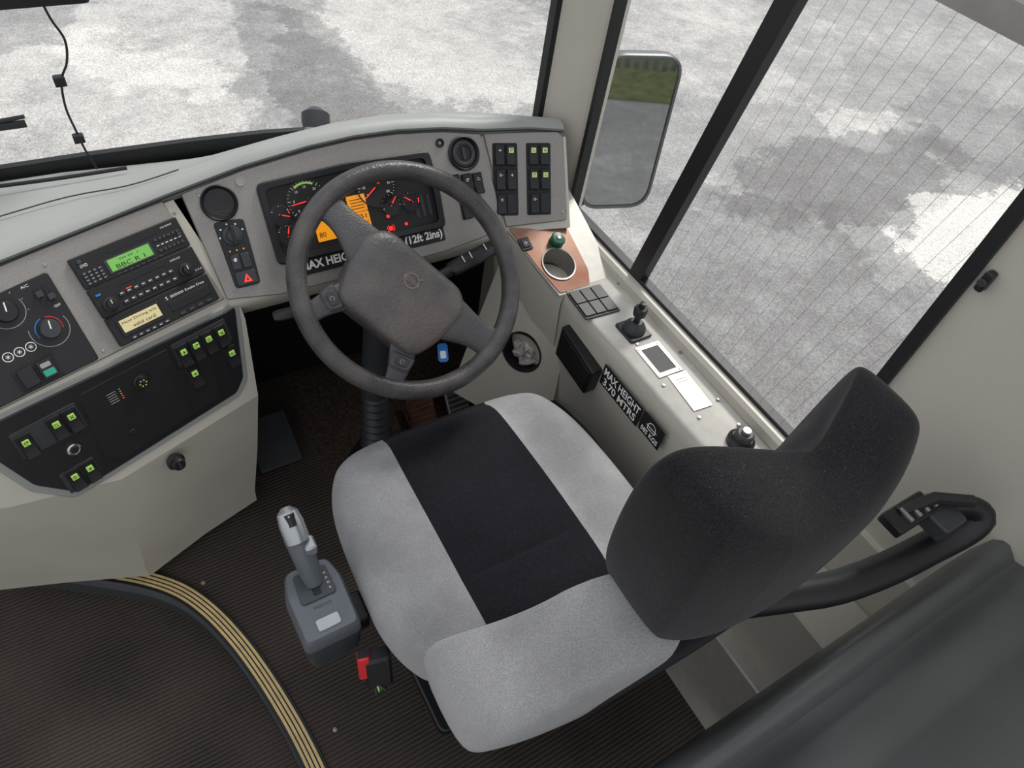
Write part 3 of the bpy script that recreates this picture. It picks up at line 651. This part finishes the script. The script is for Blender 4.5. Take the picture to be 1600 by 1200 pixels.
# ================================================================== STEERING WHEEL
t_=math.radians(50)
F_WH=axes((.473,.963,.780),V((1,0,0)),V((0,math.sin(t_),math.cos(t_))),V((0,-math.cos(t_),math.sin(t_))))@Matrix.Rotation(math.radians(-55),4,'Z')
sw=empty('steering_wheel',F_WH,'large dark grey four-spoke steering wheel turned to one side','steering wheel')
b=B(); NS=80; rows=[]
for i_ in range(NS):
    a=2*math.pi*i_/NS; r0=.0192
    rows.append([V(((.2185+r0*math.cos(p_))*math.cos(a),(.2185+r0*math.cos(p_))*math.sin(a),r0*1.05*math.sin(p_))) for p_ in [2*math.pi*q/16 for q in range(16)]])
rows.append(rows[0]); b.grid(rows,M_WHEEL,closed=True); bmesh.ops.remove_doubles(b.bm,verts=b.bm.verts,dist=1e-5)
put(b,'rim',F_WH,sw,smooth=180)
def spoke(pts,ws,th,m=M_HUB):
    b=B(); n=len(pts); rows=[]
    for i_ in range(n):
        p=V(pts[i_]); d=(V(pts[min(i_+1,n-1)])-V(pts[max(i_-1,0)])); d.z=0; d.normalize(); q=V((-d.y,d.x,0)); w=ws[i_]
        rows.append([p+q*w+V((0,0,-th)),p+q*w*1.0+V((0,0,th*.4)),p+q*w*.75+V((0,0,th)),p-q*w*.75+V((0,0,th)),p-q*w+V((0,0,th*.4)),p-q*w+V((0,0,-th))])
    b.grid(rows,m,closed=True,capends=True); put(b,'spoke',F_WH,sw,sub=2,smooth=180)
spoke([(-.07,-.02,.014),(-.12,-.006,.012),(-.165,.004,.005),(-.195,.008,.0),(-.212,.010,0)],[.058,.042,.028,.029,.034],.009)
spoke([(.07,-.02,.014),(.12,-.010,.012),(.165,-.002,.005),(.195,.002,.0),(.212,.004,0)],[.060,.046,.032,.033,.038],.009)
spoke([(-.06,-.08,.004),(-.088,-.118,.006),(-.104,-.155,.003),(-.112,-.18,0),(-.115,-.192,0)],[.03,.028,.020,.020,.023],.007)
spoke([(.05,-.09,.004),(.073,-.13,.006),(.086,-.165,.003),(.092,-.19,0),(.094,-.2,0)],[.03,.028,.020,.020,.023],.007)
hp=roundpoly([(-.124,.016),(-.092,.048),(.092,.048),(.124,.016),(.117,-.062),(.092,-.128),(-.092,-.128),(-.117,-.062)],.026,5)
b=B(); hp2=hp if area(hp)>0 else hp[::-1]
rows=[[V((x,y,z)) for x,y in hp2] for z in (-.03,.008)]
for f_,z in ((.985,.017),(.95,.0235),(.88,.0285),(.75,.032),(.5,.0345),(.2,.0355)):
    rows.append([V((x*f_,(y+.037)*f_-.037,z)) for x,y in hp2])
b.grid(rows,M_HUBL,closed=True,capends=True); put(b,'airbag_hub',F_WH,sw,smooth=70)
b=B(); b.arc(0,0,.0145,.0028,0,360,.0008,M_EMB,32); b.prism([(.0085,.011),(.011,.0085),(.018,.0155),(.0155,.018)],-.001,.0009,M_EMB,.0002); b.prism([(.0185,.0185),(.011,.0185),(.0185,.011)],-.001,.0009,M_EMB,.0002); b.box(-.018,-.0038,.018,.0038,-.001,.0011,M_EMB,.0003,.001); b.text('VOLVO',0,0,.026,.0042,.0011,M_BLK2,off=.02)
put(b,'emblem',F_WH@T(-.002,-.012,.0357),sw,'round embossed maker emblem')
for ux,uy,ro in ((-.096,-.130,-24),(.078,-.144,16)):
    b=B(); b.prism(roundpoly([(-.020,-.018),(.020,-.018),(.026,.014),(-.026,.014)],.009),-.01,.009,M_HUB,.004); b.box(-.013,-.010,.013,.006,.009,.012,M_DKG,.001,.005); b.arc(0,-.002,.004,.001,0,300,.0123,M_GP,12)
    put(b,'horn_button',F_WH@T(ux,uy,.007)@Matrix.Rotation(math.radians(ro),4,'Z'),sw)
# column
colm=empty('steering_column',T(.46,1.08,0),'dark grey steering column with ribbed bellows and stalks','steering column')
b=B(); b.tube([(.472,1.015,.722),(.470,1.03,.70),(.466,1.06,.62),(.458,1.085,.50),(.448,1.09,.38),(.443,1.088,.31)],[.055,.062,.052,.04,.036,.034],M_DKG,20)
b.tube([(.42,1.0,.69),(.375,.985,.70),(.365,.982,.702)],[.016,.016,.012],M_BLK,14)
put(b,'shroud',parent=colm)
pts=[];rd=[]
for k in range(17): pts.append((.443-.003*k/16,1.088-.016*k/16,.31-.21*k/16)); rd.append((.035 if k%2 else .027)+.012*(k/16)**2)
b=B(); b.tube(pts,rd,M_DKG,20); b.tube([(.44,1.072,.105),(.44,1.072,.07),(.44,1.072,.006)],[.05,.064,.09],M_BLK,20); put(b,'bellows',parent=colm,label='ribbed black rubber bellows',smooth=60)
def stalk(p0,p1,p2,w):
    b=B(); b.tube([p0,p1],[.011,.012],M_BLK,12); d=(V(p2)-V(p1)); b.tube([V(p1),V(p1)+d*.06,V(p1)+d*.5,V(p1)+d*.93,V(p2)],[w*.7,w,w*1.1,w,w*.7],M_BLK,14,flatn=.6)
    for k in (.25,.4,.7):
        c=V(p1)+d*k; b.tube([c+V((0,-.010,.0135)),c+V((0,.006,.0175))],.0012,M_WH,6)
    put(b,'control_stalk',parent=colm,label='black control stalk with white symbols')
stalk((.50,1.01,.70),(.60,1.03,.71),(.735,1.058,.722),.020); stalk((.45,1.02,.70),(.34,1.03,.71),(.215,1.034,.712),.014)
b=B(); b.box(-.011,-.02,.011,.02,0,.004,M_BLUE,.001,.007); b.box(-.006,-.012,.006,.004,.004,.0046,M_WH,0,.002); b.arc(0,.024,.006,.0015,0,360,.002,M_CHROME,16); b.tube([(0,.03,.002),(-.004,.045,.01),(-.006,.06,.02)],.0018,M_STEEL,6)
put(b,'key_fob',axes((.520,.895,.615),V((.95,-.3,0)).normalized(),V((.24,.75,.6)).normalized(),V((.95,-.3,0)).cross(V((.24,.75,.6))).normalized()),None,'bright blue plastic key tag hanging below the steering wheel','key tag')
# ================================================================== PEDALS
for x,w,mm,lb,nm in ((.61,.042,M_BROWN,'rusty brown brake pedal pad','brake_pedal'),(.725,.034,M_STEEL,'ribbed grey accelerator pedal','accelerator_pedal')):
    Fp=axes((x,1.12,.03),V((1,0,0)),V((0,.6,.8)),V((0,-.8,.6)))
    b=B(); b.box(-w,0,w,.13,0,.012,mm,.003,.008)
    for k in range(7): b.box(-w*.85,.012+k*.016,w*.85,.018+k*.016,.012,.016,mm if mm is M_BROWN else M_DKG,.001,.001)
    b.tube([(0,.06,0),(0,.1,-.08)],.01,M_STEEL,8)
    put(b,nm,Fp,None,lb,'pedal')
b=B(); b.box(-.06,-.07,.06,.09,0,.01,M_DKG,.003,.006); put(b,'footrest',axes((.20,1.24,.03),V((1,0,0)),V((0,.96,.28)),V((0,-.28,.96))),None,'dark footrest plate in the footwell','footrest')
b=B(); b.box(.30,1.0,.80,1.48,.001,.004,M_FOOT,.001,.02); put(b,'footwell_mat',I4,None,'brown worn mat under the pedals','mat')
# ================================================================== SEAT
seat=empty('driver_seat',T(.475,.5,0),'grey velour driver seat with black centre panel and black head section','seat')
cx=.475
Us=[-1,-.95,-.82,-.66,-.52,-.5,-.25,0,.25,.5,.52,.66,.82,.95,1]
Vs=[-1,-.95,-.8,-.6,-.48,-.45,-.42,-.2,0,.25,.5,.7,.86,.96,1]
b=B(); rows=[]
for vv in Vs:
    r=[]
    for uu in Us:
        x=cx+.283*uu*(1-.15*abs(vv)**4*uu*uu)*(1-.03*vv); y=.570+.255*vv*(1-.15*abs(uu)**4)
        e=max(abs(uu),abs(vv)); z=.522+.02*min(1,abs(uu)/.8)**3-.03*max(0,(e-.8)/.2)**2-.012*max(0,vv)
        if abs(vv+.45)<.01: z-=.007 if abs(uu)<.5 else 0
        if abs(abs(uu)-.51)<.015: z-=.004
        r.append(V((x,y,z)))
    rows.append(r)
def fm(i,j): return M_BLKF if 5<=j<=8 else M_GREYF
b.grid(rows,M_GREYF,fm=fm)
nU=len(Us);nV=len(Vs)
per=[(0,j) for j in range(nU)]+[(i,nU-1) for i in range(1,nV)]+[(nV-1,j) for j in range(nU-2,-1,-1)]+[(i,0) for i in range(nV-2,0,-1)]
R0=[rows[i][j] for i,j in per]; cen=V((cx,.570,0))
def off(p,d,z): 
    q=V((p.x,p.y,0))-cen; q=q*(1+d); return V((cen.x+q.x,cen.y+q.y,z))
sk=[R0,[off(p,.035,.485) for p in R0],[off(p,.035,.45) for p in R0],[off(p,-.03,.41) for p in R0],[off(p,-.3,.405) for p in R0]]
b.grid(sk,M_GREYF,closed=True,capends=False,fm=lambda i,j: M_BLKF if (nU+nV+3<=j<=nU+nV+6) else M_GREYF); b.face([b.bm.verts.new(p) for p in sk[-1]],b.mi(M_GREYF))
bmesh.ops.remove_doubles(b.bm,verts=b.bm.verts,dist=1e-5)
put(b,'seat_cushion',parent=seat,sub=2,smooth=180,label='grey velour cushion with a black centre stripe')
sec=[(.46,.265,.235,.10,.01),(.52,.250,.262,.125,.025),(.62,.225,.284,.135,.045),(.70,.205,.297,.138,.06),(.755,.190,.300,.135,.068),(.80,.179,.289,.128,.070),(.838,.170,.262,.115,.065),(.88,.163,.216,.110,.050),(.93,.158,.17,.11,.035),(.97,.156,.14,.11,.03)]
SS=[-1,-.93,-.75,-.5,-.48,-.25,0,.25,.48,.5,.75,.93,1]
def ringpts(z,cy,hw,th,cd,lob=0,c=cx,back=.25):
    f=[];k=[]
    for s_ in SS:
        e=1-.30*abs(s_)**6
        zz=z+lob*s_*s_
        f.append(V((c+s_*hw,cy+th/2*e+cd*s_*s_,zz))); k.append(V((c+s_*hw,cy-th/2*e+cd*back*s_*s_,zz)))
    return f+k[::-1]
rows=[ringpts(*s_) for s_ in sec]
b=B()
def fmb(i,j):
    if 4<=j<=7: return M_BLKF
    if 16<=j<=21: return M_BLKF
    return M_GREYF
b.grid(rows,M_GREYF,closed=True,capends=True,fm=fmb)
put(b,'backrest',parent=seat,sub=2,smooth=180,label='grey velour backrest with side bolsters')
hs=[(.915,.163,.118,.10,.02,0),(.945,.158,.136,.12,.03,.0),(.99,.153,.146,.128,.038,.0),(1.045,.149,.151,.126,.044,.005),(1.095,.146,.153,.122,.048,.014),(1.138,.143,.153,.115,.050,.028),(1.168,.142,.144,.098,.050,.042),(1.184,.142,.115,.060,.046,.050)]
b=B(); rows=[ringpts(z,cy,hw,th,cd,lob,.517,.6) for z,cy,hw,th,cd,lob in hs]
b.grid(rows,M_BLKH,closed=True,capends=True)
put(b,'headrest',parent=seat,sub=3,smooth=180,label='black fabric winged head section')
b=B(); b.box(-.17,-.2,.17,.2,.03,.40,M_BLK2,.01,.03); b.box(-.2,-.22,.2,.22,0,.03,M_BLK,.004,.02)
for k in range(5): b.box(-.18,-.21,.18,.21,.1+k*.05,.12+k*.05,M_BLK,.006,.03)
put(b,'seat_base',flat(cx,.56,0),seat,'black suspension base')
b=B(); b.tube(spline([(.56,.13,.872),(.63,.105,.870),(.70,.082,.868),(.79,.066,.872),(.87,.058,.882),(.920,.052,.900),(.940,.054,.920),(.930,.068,.933),(.900,.082,.934),(.85,.095,.928)],3),[.024]*19+[.023,.022,.021,.020,.019,.018,.017,.016,.015],M_BLK,16,flatn=.75)
b.box(.84,.055,.89,.1,.925,.952,M_DKG,.003,.006); b.tube([(.80,.11,.95),(.86,.10,.962),(.905,.07,.965)],.009,M_BLK,8); b.box(.775,.085,.86,.12,.94,.955,M_BLK,.002,.004)
for k in range(4): b.box(.80+k*.018,.09,.806+k*.018,.112,.955,.960,M_STEEL,.001,.001)
put(b,'armrest',parent=seat,label='folded black tubular armrest with clamp')
# ================================================================== GEAR SELECTOR
gear=empty('gear_selector',T(.110,.55,.38),'blue-grey gear selector console with lever beside the seat','gear selector')
b=B(); rows=[]
for z,d in ((.36,-.012),(.40,-.004),(.465,0),(.490,-.002),(.500,-.007)):
    q=roundpoly([(-.053,-.073),(.050,-.073),(.053,.03),(.041,.075),(-.041,.075),(-.055,.03)],.012,3)
    rows.append([V((x*(1+d*18 if d else 1),y*(1+d*12),z)) for x,y in q])
b.grid(rows,M_GEAR,closed=True,capends=True,fm=lambda i,j: M_GEARD if i<2 else M_GEAR); put(b,'housing',T(.110,.548,0),gear,smooth=50)
b=B(); b.prism(roundpoly([(-.032,-.002),(.032,-.002),(.030,.057),(-.030,.057)],.008),.0,.004,M_GEARD,.001); b.box(-.007,.006,.007,.046,.004,.0055,M_BLK2,0,.003)
b.text('VOLVO',0,-.014,.032,.006,.0,M_BLK); b.box(-.022,-.058,.019,-.036,0,.003,M_GEARL,.001,.004)
for k in range(4): b.text('RNDM'[k],.0235,.010+k*.010,0,.004,.004,M_WH)
put(b,'selector_plate',T(.110,.548,.5),gear)
b=B(); b.tube([(.112,.578,.500),(.111,.592,.52),(.109,.612,.55),(.107,.632,.58),(.106,.65,.605)],[.015,.019,.0205,.022,.0205],M_GEAR,18); b.tube([(.106,.625,.583),(.1055,.65,.606),(.105,.666,.618),(.105,.674,.622)],[.021,.0215,.018,.008],M_GEARL,18)
b.box(.112,.600,.132,.628,.562,.585,M_GEARL,.003,.004); b.tube([(.1056,.640,.613),(.1052,.656,.6275)],[.011,.009],M_BLK,10); b.tube([(.1054,.642,.618),(.1050,.652,.630)],[.006,.005],M_CHROME,10)
put(b,'lever',parent=gear,label='grey lever with satin silver grip top')
b=B(); b.box(.150,.50,.184,.56,.40,.44,M_BLK,.003,.006); put(b,'bracket',parent=gear)
bk=empty('seat_belt_buckle',T(.150,.42,.42),'black seat belt buckle with a red release button','seat belt buckle')
Fb=axes((.148,.420,.425),V((.97,-.24,0)),V((.083,.335,.94)).normalized(),V((.97,-.24,0)).cross(V((.083,.335,.94))).normalized())
b=B(); b.box(-.010,-.045,.038,.030,-.016,.014,M_BLK,.005,.008); put(b,'buckle_body',Fb,bk)
b=B(); b.box(-.020,-.014,.001,.040,-.010,.012,M_REDP,.003,.004); b.box(-.019,.040,.0,.0415,-.009,.009,M_BLK2,0,0); put(b,'release_button',Fb,bk,'red release button')
b=B()
for k in range(4): b.tube([(.150,.398,.40),(.146+.005*k,.392-.003*k,.390),(.145+.007*k,.386+.004*(k%2),.376)],.0014,M_DGREEN if k!=1 else M_GREEN,6)
put(b,'ribbon',I4,bk,'small green ribbon tied to the buckle')
# ================================================================== FLOORS AND STEP
arc=[(-.62,1.31),(-.47,1.205),(-.355,1.124),(-.263,1.058),(-.19,1.0),(-.130,.935),(-.085,.855),(-.050,.76),(-.024,.66),(-.003,.55),(.008,.47),(.014,.40),(.02,.3),(.02,.15),(.02,-.1),(.02,-.4)]
def offs(pts,d):
    o=[]
    for i_ in range(len(pts)):
        a=V(pts[max(0,i_-1)]);c=V(pts[min(len(pts)-1,i_+1)]);t=(c-a).normalized();q=V((-t[1],t[0])); p=V(pts[i_])+q*d; o.append((p[0],p[1]))
    return o
arcs=spline(arc,5)
inn=offs(arcs,.018)
b=B(); poly=inn+[(1.02,-.4),(1.02,1.55),(-.62,1.55)]
b.face([b.bm.verts.new((x,y,0)) for x,y in poly],b.mi(M_FLOOR))
put(b,'floor',kind='structure',label='dark ribbed rubber floor of the driver platform')
b=B(); b.box(-1.4,-.6,.2,1.5,-.15,-.09,M_FLOOR,0,0); put(b,'floor',kind='structure',label='dark ribbed rubber floor of the entrance well')
ns=empty('step_nosing',T(-.05,.8,0),'curved step edge strip with beige and black stripes','step edge')
b=B(); wd=[(-.024,-.017,M_GASK),(-.017,-.011,M_BEIGE),(-.011,-.008,M_GASK),(-.008,-.002,M_BEIGE),(-.002,.001,M_GASK),(.001,.007,M_BEIGE),(.007,.010,M_GASK),(.010,.016,M_BEIGE),(.016,.022,M_GASK)]
for a0,a1,mm in wd:
    A_=offs(arcs,a0);B_=offs(arcs,a1); z=.006 if mm is M_BEIGE else .0045
    b.grid([[V((x,y,z)) for x,y in A_],[V((x,y,z)) for x,y in B_]],mm)
b.grid([[V((x,y,.0045)) for x,y in offs(arcs,.022)],[V((x,y,-.001)) for x,y in offs(arcs,.023)]],M_GASK)
put(b,'striped_tread',parent=ns,smooth=30)
b=B(); rws=[]
for k in range(23):
    rws.append([V((x,y,.0045-.0042*k)) for x,y in offs(arcs,-.024-(.003 if k%2 else 0))])
b.grid(rws,M_DKG,fm=lambda i,j: M_DKG if i<9 else M_BLK2); put(b,'ribbed_riser',parent=ns,smooth=20,label='grey ribbed riser face')
for x,y in ((-.08,.935),(.077,.468)):
    b=B(); b.lathe([(.006,0),(.005,.003),(0,.004)],M_STEEL,seg=12); put(b,'floor_stud',flat(x,y,0),None,'small round metal stud in the floor mat','stud',group='floor studs')
# ================================================================== WALLS / PILLARS / WINDOWS
b=B(); b.box(1.0,-.5,1.05,1.5,-.25,.655,M_CREAM,0,0); b.box(1.015,-.5,1.05,.288,.655,2.0,M_CREAM,0,0); b.box(1.02,.288,1.05,1.17,1.46,2.0,M_CREAM,0,0)
put(b,'wall_right',kind='structure',label='cream inner side wall panels')
b=B(); b.box(.83,-.1,1.0,.33,0,.30,M_LEDGE,.004,.01); b.box(.87,-.1,1.0,.2,.30,.52,M_CREAM,.004,.01)
put(b,'trim_1',kind='structure',label='pale boxed trim behind the driver seat')
b=B(); rows=[]
for y in (.288,.6,.9,1.17): rows.append([V((.985,y,.650)),V((.985,y,.672)),V((.992,y,.680)),V((1.012,y,.682)),V((1.03,y,.676))])
b.grid(rows,M_CREAM); put(b,'trim_2',kind='structure',label='cream window sill strip')
b=B(); b.prism([(.945,1.272),(1.022,1.160),(1.06,1.175),(1.06,1.30),(.99,1.34)],.66,2.0,M_CREAM,0); put(b,'trim_3',kind='structure',label='cream front corner pillar')
def bar(y0,z0,y1,z1,w,x0=1.005,x1=1.03,m=M_GASK):
    b_=B(); k=b_.mi(m); vs=[]
    for x in (x0,x1):
        for y,z in ((y0-w/2,z0),(y0+w/2,z0),(y1+w/2,z1),(y1-w/2,z1)): vs.append(b_.bm.verts.new((x,y,z)))
    for f in ((0,1,2,3),(4,5,6,7),(0,1,5,4),(1,2,6,5),(2,3,7,6),(3,0,4,7)): b_.face([vs[q] for q in f],k)
    return b_
put(bar(.880,.672,.745,1.47,.040),'trim_4',kind='structure',label='raked black window divider')
put(bar(.298,.672,.298,1.47,.022),'trim_5',kind='structure',label='black rear window gasket')
put(bar(1.158,.672,1.158,1.47,.012),'trim_6',kind='structure',label='black quarterlight gasket')
b=B(); b.box(1.004,.29,1.03,1.165,.676,.690,M_GASK,.002,0); put(b,'trim_7',kind='structure',label='black lower window gasket')
b=B(); b.box(.985,.29,1.03,1.165,1.435,1.475,M_STEEL,.004,.0); put(b,'trim_8',kind='structure',label='grey top window rail')
b=B(); b.box(.938,1.262,.952,1.285,.86,2.0,M_GASK,0,0); put(b,'trim_9',kind='structure',label='black windscreen edge seal')
def quad(pts,m):
    b_=B(); b_.face([b_.bm.verts.new(p) for p in pts],b_.mi(m)); return b_
b=quad([(1.019,.30,.685),(1.019,.86,.685),(1.019,.76,1.45),(1.019,.30,1.45)],M_GLASS)
y=.34
while y<.90:
    y1=y-.13
    b.tube([(1.016,y,.69),(1.016,y1,1.44)] if y1>.3 else [(1.016,y,.69),(1.016,.3,.69+(y-.3)/.13*.75)],.00028,M_WIRE,4); y+=.030
put(b,'window_3',kind='structure',label='side window with fine heating wires')
b=quad([(1.019,.86,.685),(1.019,1.16,.685),(1.019,1.16,1.45),(1.019,.76,1.45)],M_GLASS); put(b,'window_2',kind='structure',label='front quarterlight window')
wl=[(-1.1,1.50),(-.7,1.525),(-.3,1.53),(0,1.525),(.2,1.515),(.36,1.50),(.5,1.475),(.62,1.445),(.74,1.40),(.85,1.345),(.945,1.275)]
b=B(); b.grid([[V((x,y+.01,.80)) for x,y in wl],[V((x,y-.02,1.4)) for x,y in wl],[V((x,y-.06,2.0)) for x,y in wl]],M_GLASS); put(b,'window_1',kind='structure',label='large curved windscreen')
b=B(); b.grid([[V((x,y+.002,.74)) for x,y in wl],[V((x,y+.0,.815)) for x,y in wl],[V((x,y+.012,.817)) for x,y in wl],[V((x,y+.012,.70)) for x,y in wl]],M_GASK); put(b,'trim_10',kind='structure',label='black lower windscreen seal')
b=B(); b.box(-1.1,1.5,1.0,1.53,-.25,.72,M_BLK2,0,0); put(b,'wall_front',kind='structure',label='dark front bulkhead')
# ================================================================== MIRROR
mir=empty('wing_mirror',T(1.27,1.28,.77),'rounded grey exterior wing mirror beside the quarterlight','mirror')
F_MR=frame((1.262,1.287,.765),-17,7)
b=B(); q=roundpoly([(-.106,-.213),(.106,-.213),(.112,.212),(-.112,.212)],.062,8); q=q if area(q)>0 else q[::-1]
rows=[[V((x*.6,y*.7,-.075)) for x,y in q],[V((x*.92,y*.95,-.05)) for x,y in q],[V((x,y,-.02)) for x,y in q],[V((x,y,.008)) for x,y in q],[V((x,y,.012)) for x,y in inset(q,.003)],[V((x,y,.011)) for x,y in inset(q,.008)],[V((x,y,.004)) for x,y in inset(q,.009)]]
b.grid(rows,M_FRAME,closed=True,capends=True); put(b,'mirror_housing',F_MR,mir,'silver-grey housing',smooth=50)
b=B(); b.prism(inset(q,.0092),.003,.0055,M_MIRROR,.0006); put(b,'mirror_glass',F_MR,mir)
b=B(); b.tube([(1.24,1.31,.60),(1.18,1.31,.57),(1.08,1.27,.58)],.018,M_BLK,10); put(b,'mirror_arm',parent=mir)
# ================================================================== SMALL THINGS ON WINDSCREEN
b=B(); cps=spline([(.013,1.50,1.16),(.022,1.50,1.10),(.033,1.50,1.06),(.024,1.50,1.02),(.005,1.505,.985),(-.004,1.51,.93),(-.001,1.512,.88),(.003,1.505,.84),(.012,1.495,.80)],5)
b.tube(cps,.0022,M_GASK,8); b.box(-.008,1.495,.012,1.51,.978,.996,M_GASK,.002,.003); b.box(-.011,1.500,.009,1.515,.858,.874,M_GASK,.002,.003)
put(b,'camera_cable',I4,None,'thin black cable clipped to the windscreen','cable')
b=B(); b.tube([(-.30,1.56,.86),(-.18,1.55,.895),(-.078,1.545,.905)],[.007,.006,.004],M_GASK,8); b.box(-.30,1.54,-.08,1.548,.885,.898,M_GASK,.001,.001); put(b,'wiper_blade',I4,None,'black windscreen wiper blade outside the glass','wiper')
b=B(); b.box(-.35,1.46,.09,1.49,1.135,1.30,M_GASK,.006,.01); put(b,'sun_visor',I4,None,'black edge of a sun visor at the windscreen top','sun visor')
b=B(); b.tube([(.445,1.375,.865),(.449,1.395,.885),(.453,1.405,.896),(.456,1.412,.900)],[.026,.030,.030,.018],M_DKG,20); b.tube([(.430,1.355,.85),(.446,1.375,.872)],[.02,.030],M_STEEL,20); put(b,'sensor_cap',I4,None,'dark round capped sensor on the dashboard top','sensor')
b=B(); b.box(-.006,-.016,.006,.016,0,.014,M_BLK,.002,.004); b.cyl(0,0,.006,.014,.018,M_DKG); put(b,'window_catch',frame((1.012,.272,1.17),-90,0),None,'small black catch on the rear window edge','catch')
# ================================================================== PARTITION
b=B(); prof=[(.035,.10),(.035,.72),(.030,.80),(.022,.845),(.012,.858),(.002,.860),(-.008,.853),(-.018,.845),(-.030,.848),(-.040,.862),(-.055,.872),(-.085,.878),(-.098,.872),(-.106,.874),(-.120,.888),(-.15,.90),(-.19,.91),(-.20,.905),(-.21,.908),(-.26,.93),(-.40,.95)]
xs=[.22,.24,.30,.5,.8,1.014]
rows=[[V((x+(y*-.2 if x<.4 else 0),y,z-(.02 if x<.23 else 0))) for y,z in prof] for x in xs]
b.grid(rows,M_PART); b.face([b.bm.verts.new(p) for p in rows[0]]+[b.bm.verts.new((.3,-.4,.1))],b.mi(M_PART))
put(b,'partition_panel',I4,None,'dark grey moulded partition panel behind the driver seat','partition',smooth=50)
# ================================================================== OUTSIDE
b=quad([(-40,-40,0),(40,-40,0),(40,40,0),(-40,40,0)],M_ASPH); put(b,'ground',T(0,0,-1.1),kind='structure',label='weathered patchy grey asphalt yard')
b=quad([(-20,-11,0),(30,-11,0),(30,-7.0,0),(-20,-7.0,0)],M_GRASS); put(b,'grass_verge',T(0,0,-1.085),None,'strip of green grass at the yard edge','grass',kind='stuff')
b=B()
for k in range(150): b.box(-6+k*.15,-9.02,-5.93+k*.15,-8.98,0,1.9,M_FENCE,0,0)
b.box(-6,-8.98,16.5,-8.94,.3,.36,M_FENCE,0,0); b.box(-6,-8.98,16.5,-8.94,1.5,1.56,M_FENCE,0,0); put(b,'palisade_fence',T(0,0,-1.1),None,'grey metal palisade fence beyond the grass','fence')
# ================================================================== LIGHT
w=bpy.data.worlds.new('overcast_sky'); SC.world=w; w.use_nodes=True; nt=w.node_tree; bg=nt.nodes['Background']
tc=nt.nodes.new('ShaderNodeTexCoord'); sx=nt.nodes.new('ShaderNodeSeparateXYZ'); nt.links.new(tc.outputs['Generated'],sx.inputs[0])
r=nt.nodes.new('ShaderNodeValToRGB'); r.color_ramp.elements[0].position=.0; r.color_ramp.elements[0].color=(.78,.79,.80,1); r.color_ramp.elements[1].position=.6; r.color_ramp.elements[1].color=(.93,.95,1,1)
nt.links.new(sx.outputs['Z'],r.inputs['Fac']); nt.links.new(r.outputs['Color'],bg.inputs['Color']); bg.inputs['Strength'].default_value=.88
sl=bpy.data.lights.new('soft_sun','SUN'); sl.energy=3.0; sl.angle=math.radians(16); sl.color=(1,.96,.90)
so=bpy.data.objects.new('soft_sun',sl); COL.objects.link(so); d=V((-.62,-.35,-.82)).normalized(); so.rotation_euler=d.to_track_quat('-Z','Y').to_euler()
# ================================================================== CAMERA
R=V((.8557,-.5017,.1289)).normalized(); Fw=V((.4126,.5123,-.7524)); Fw=(Fw-R*Fw.dot(R)).normalized(); D=Fw.cross(R).normalized()
cd=bpy.data.cameras.new('camera'); cd.sensor_width=36; cd.lens=1109/1600*36; cd.clip_start=.02; cd.clip_end=200
co=bpy.data.objects.new('camera',cd); COL.objects.link(co); co.matrix_world=axes((0,0,1.73),R,-D,-Fw); SC.camera=co
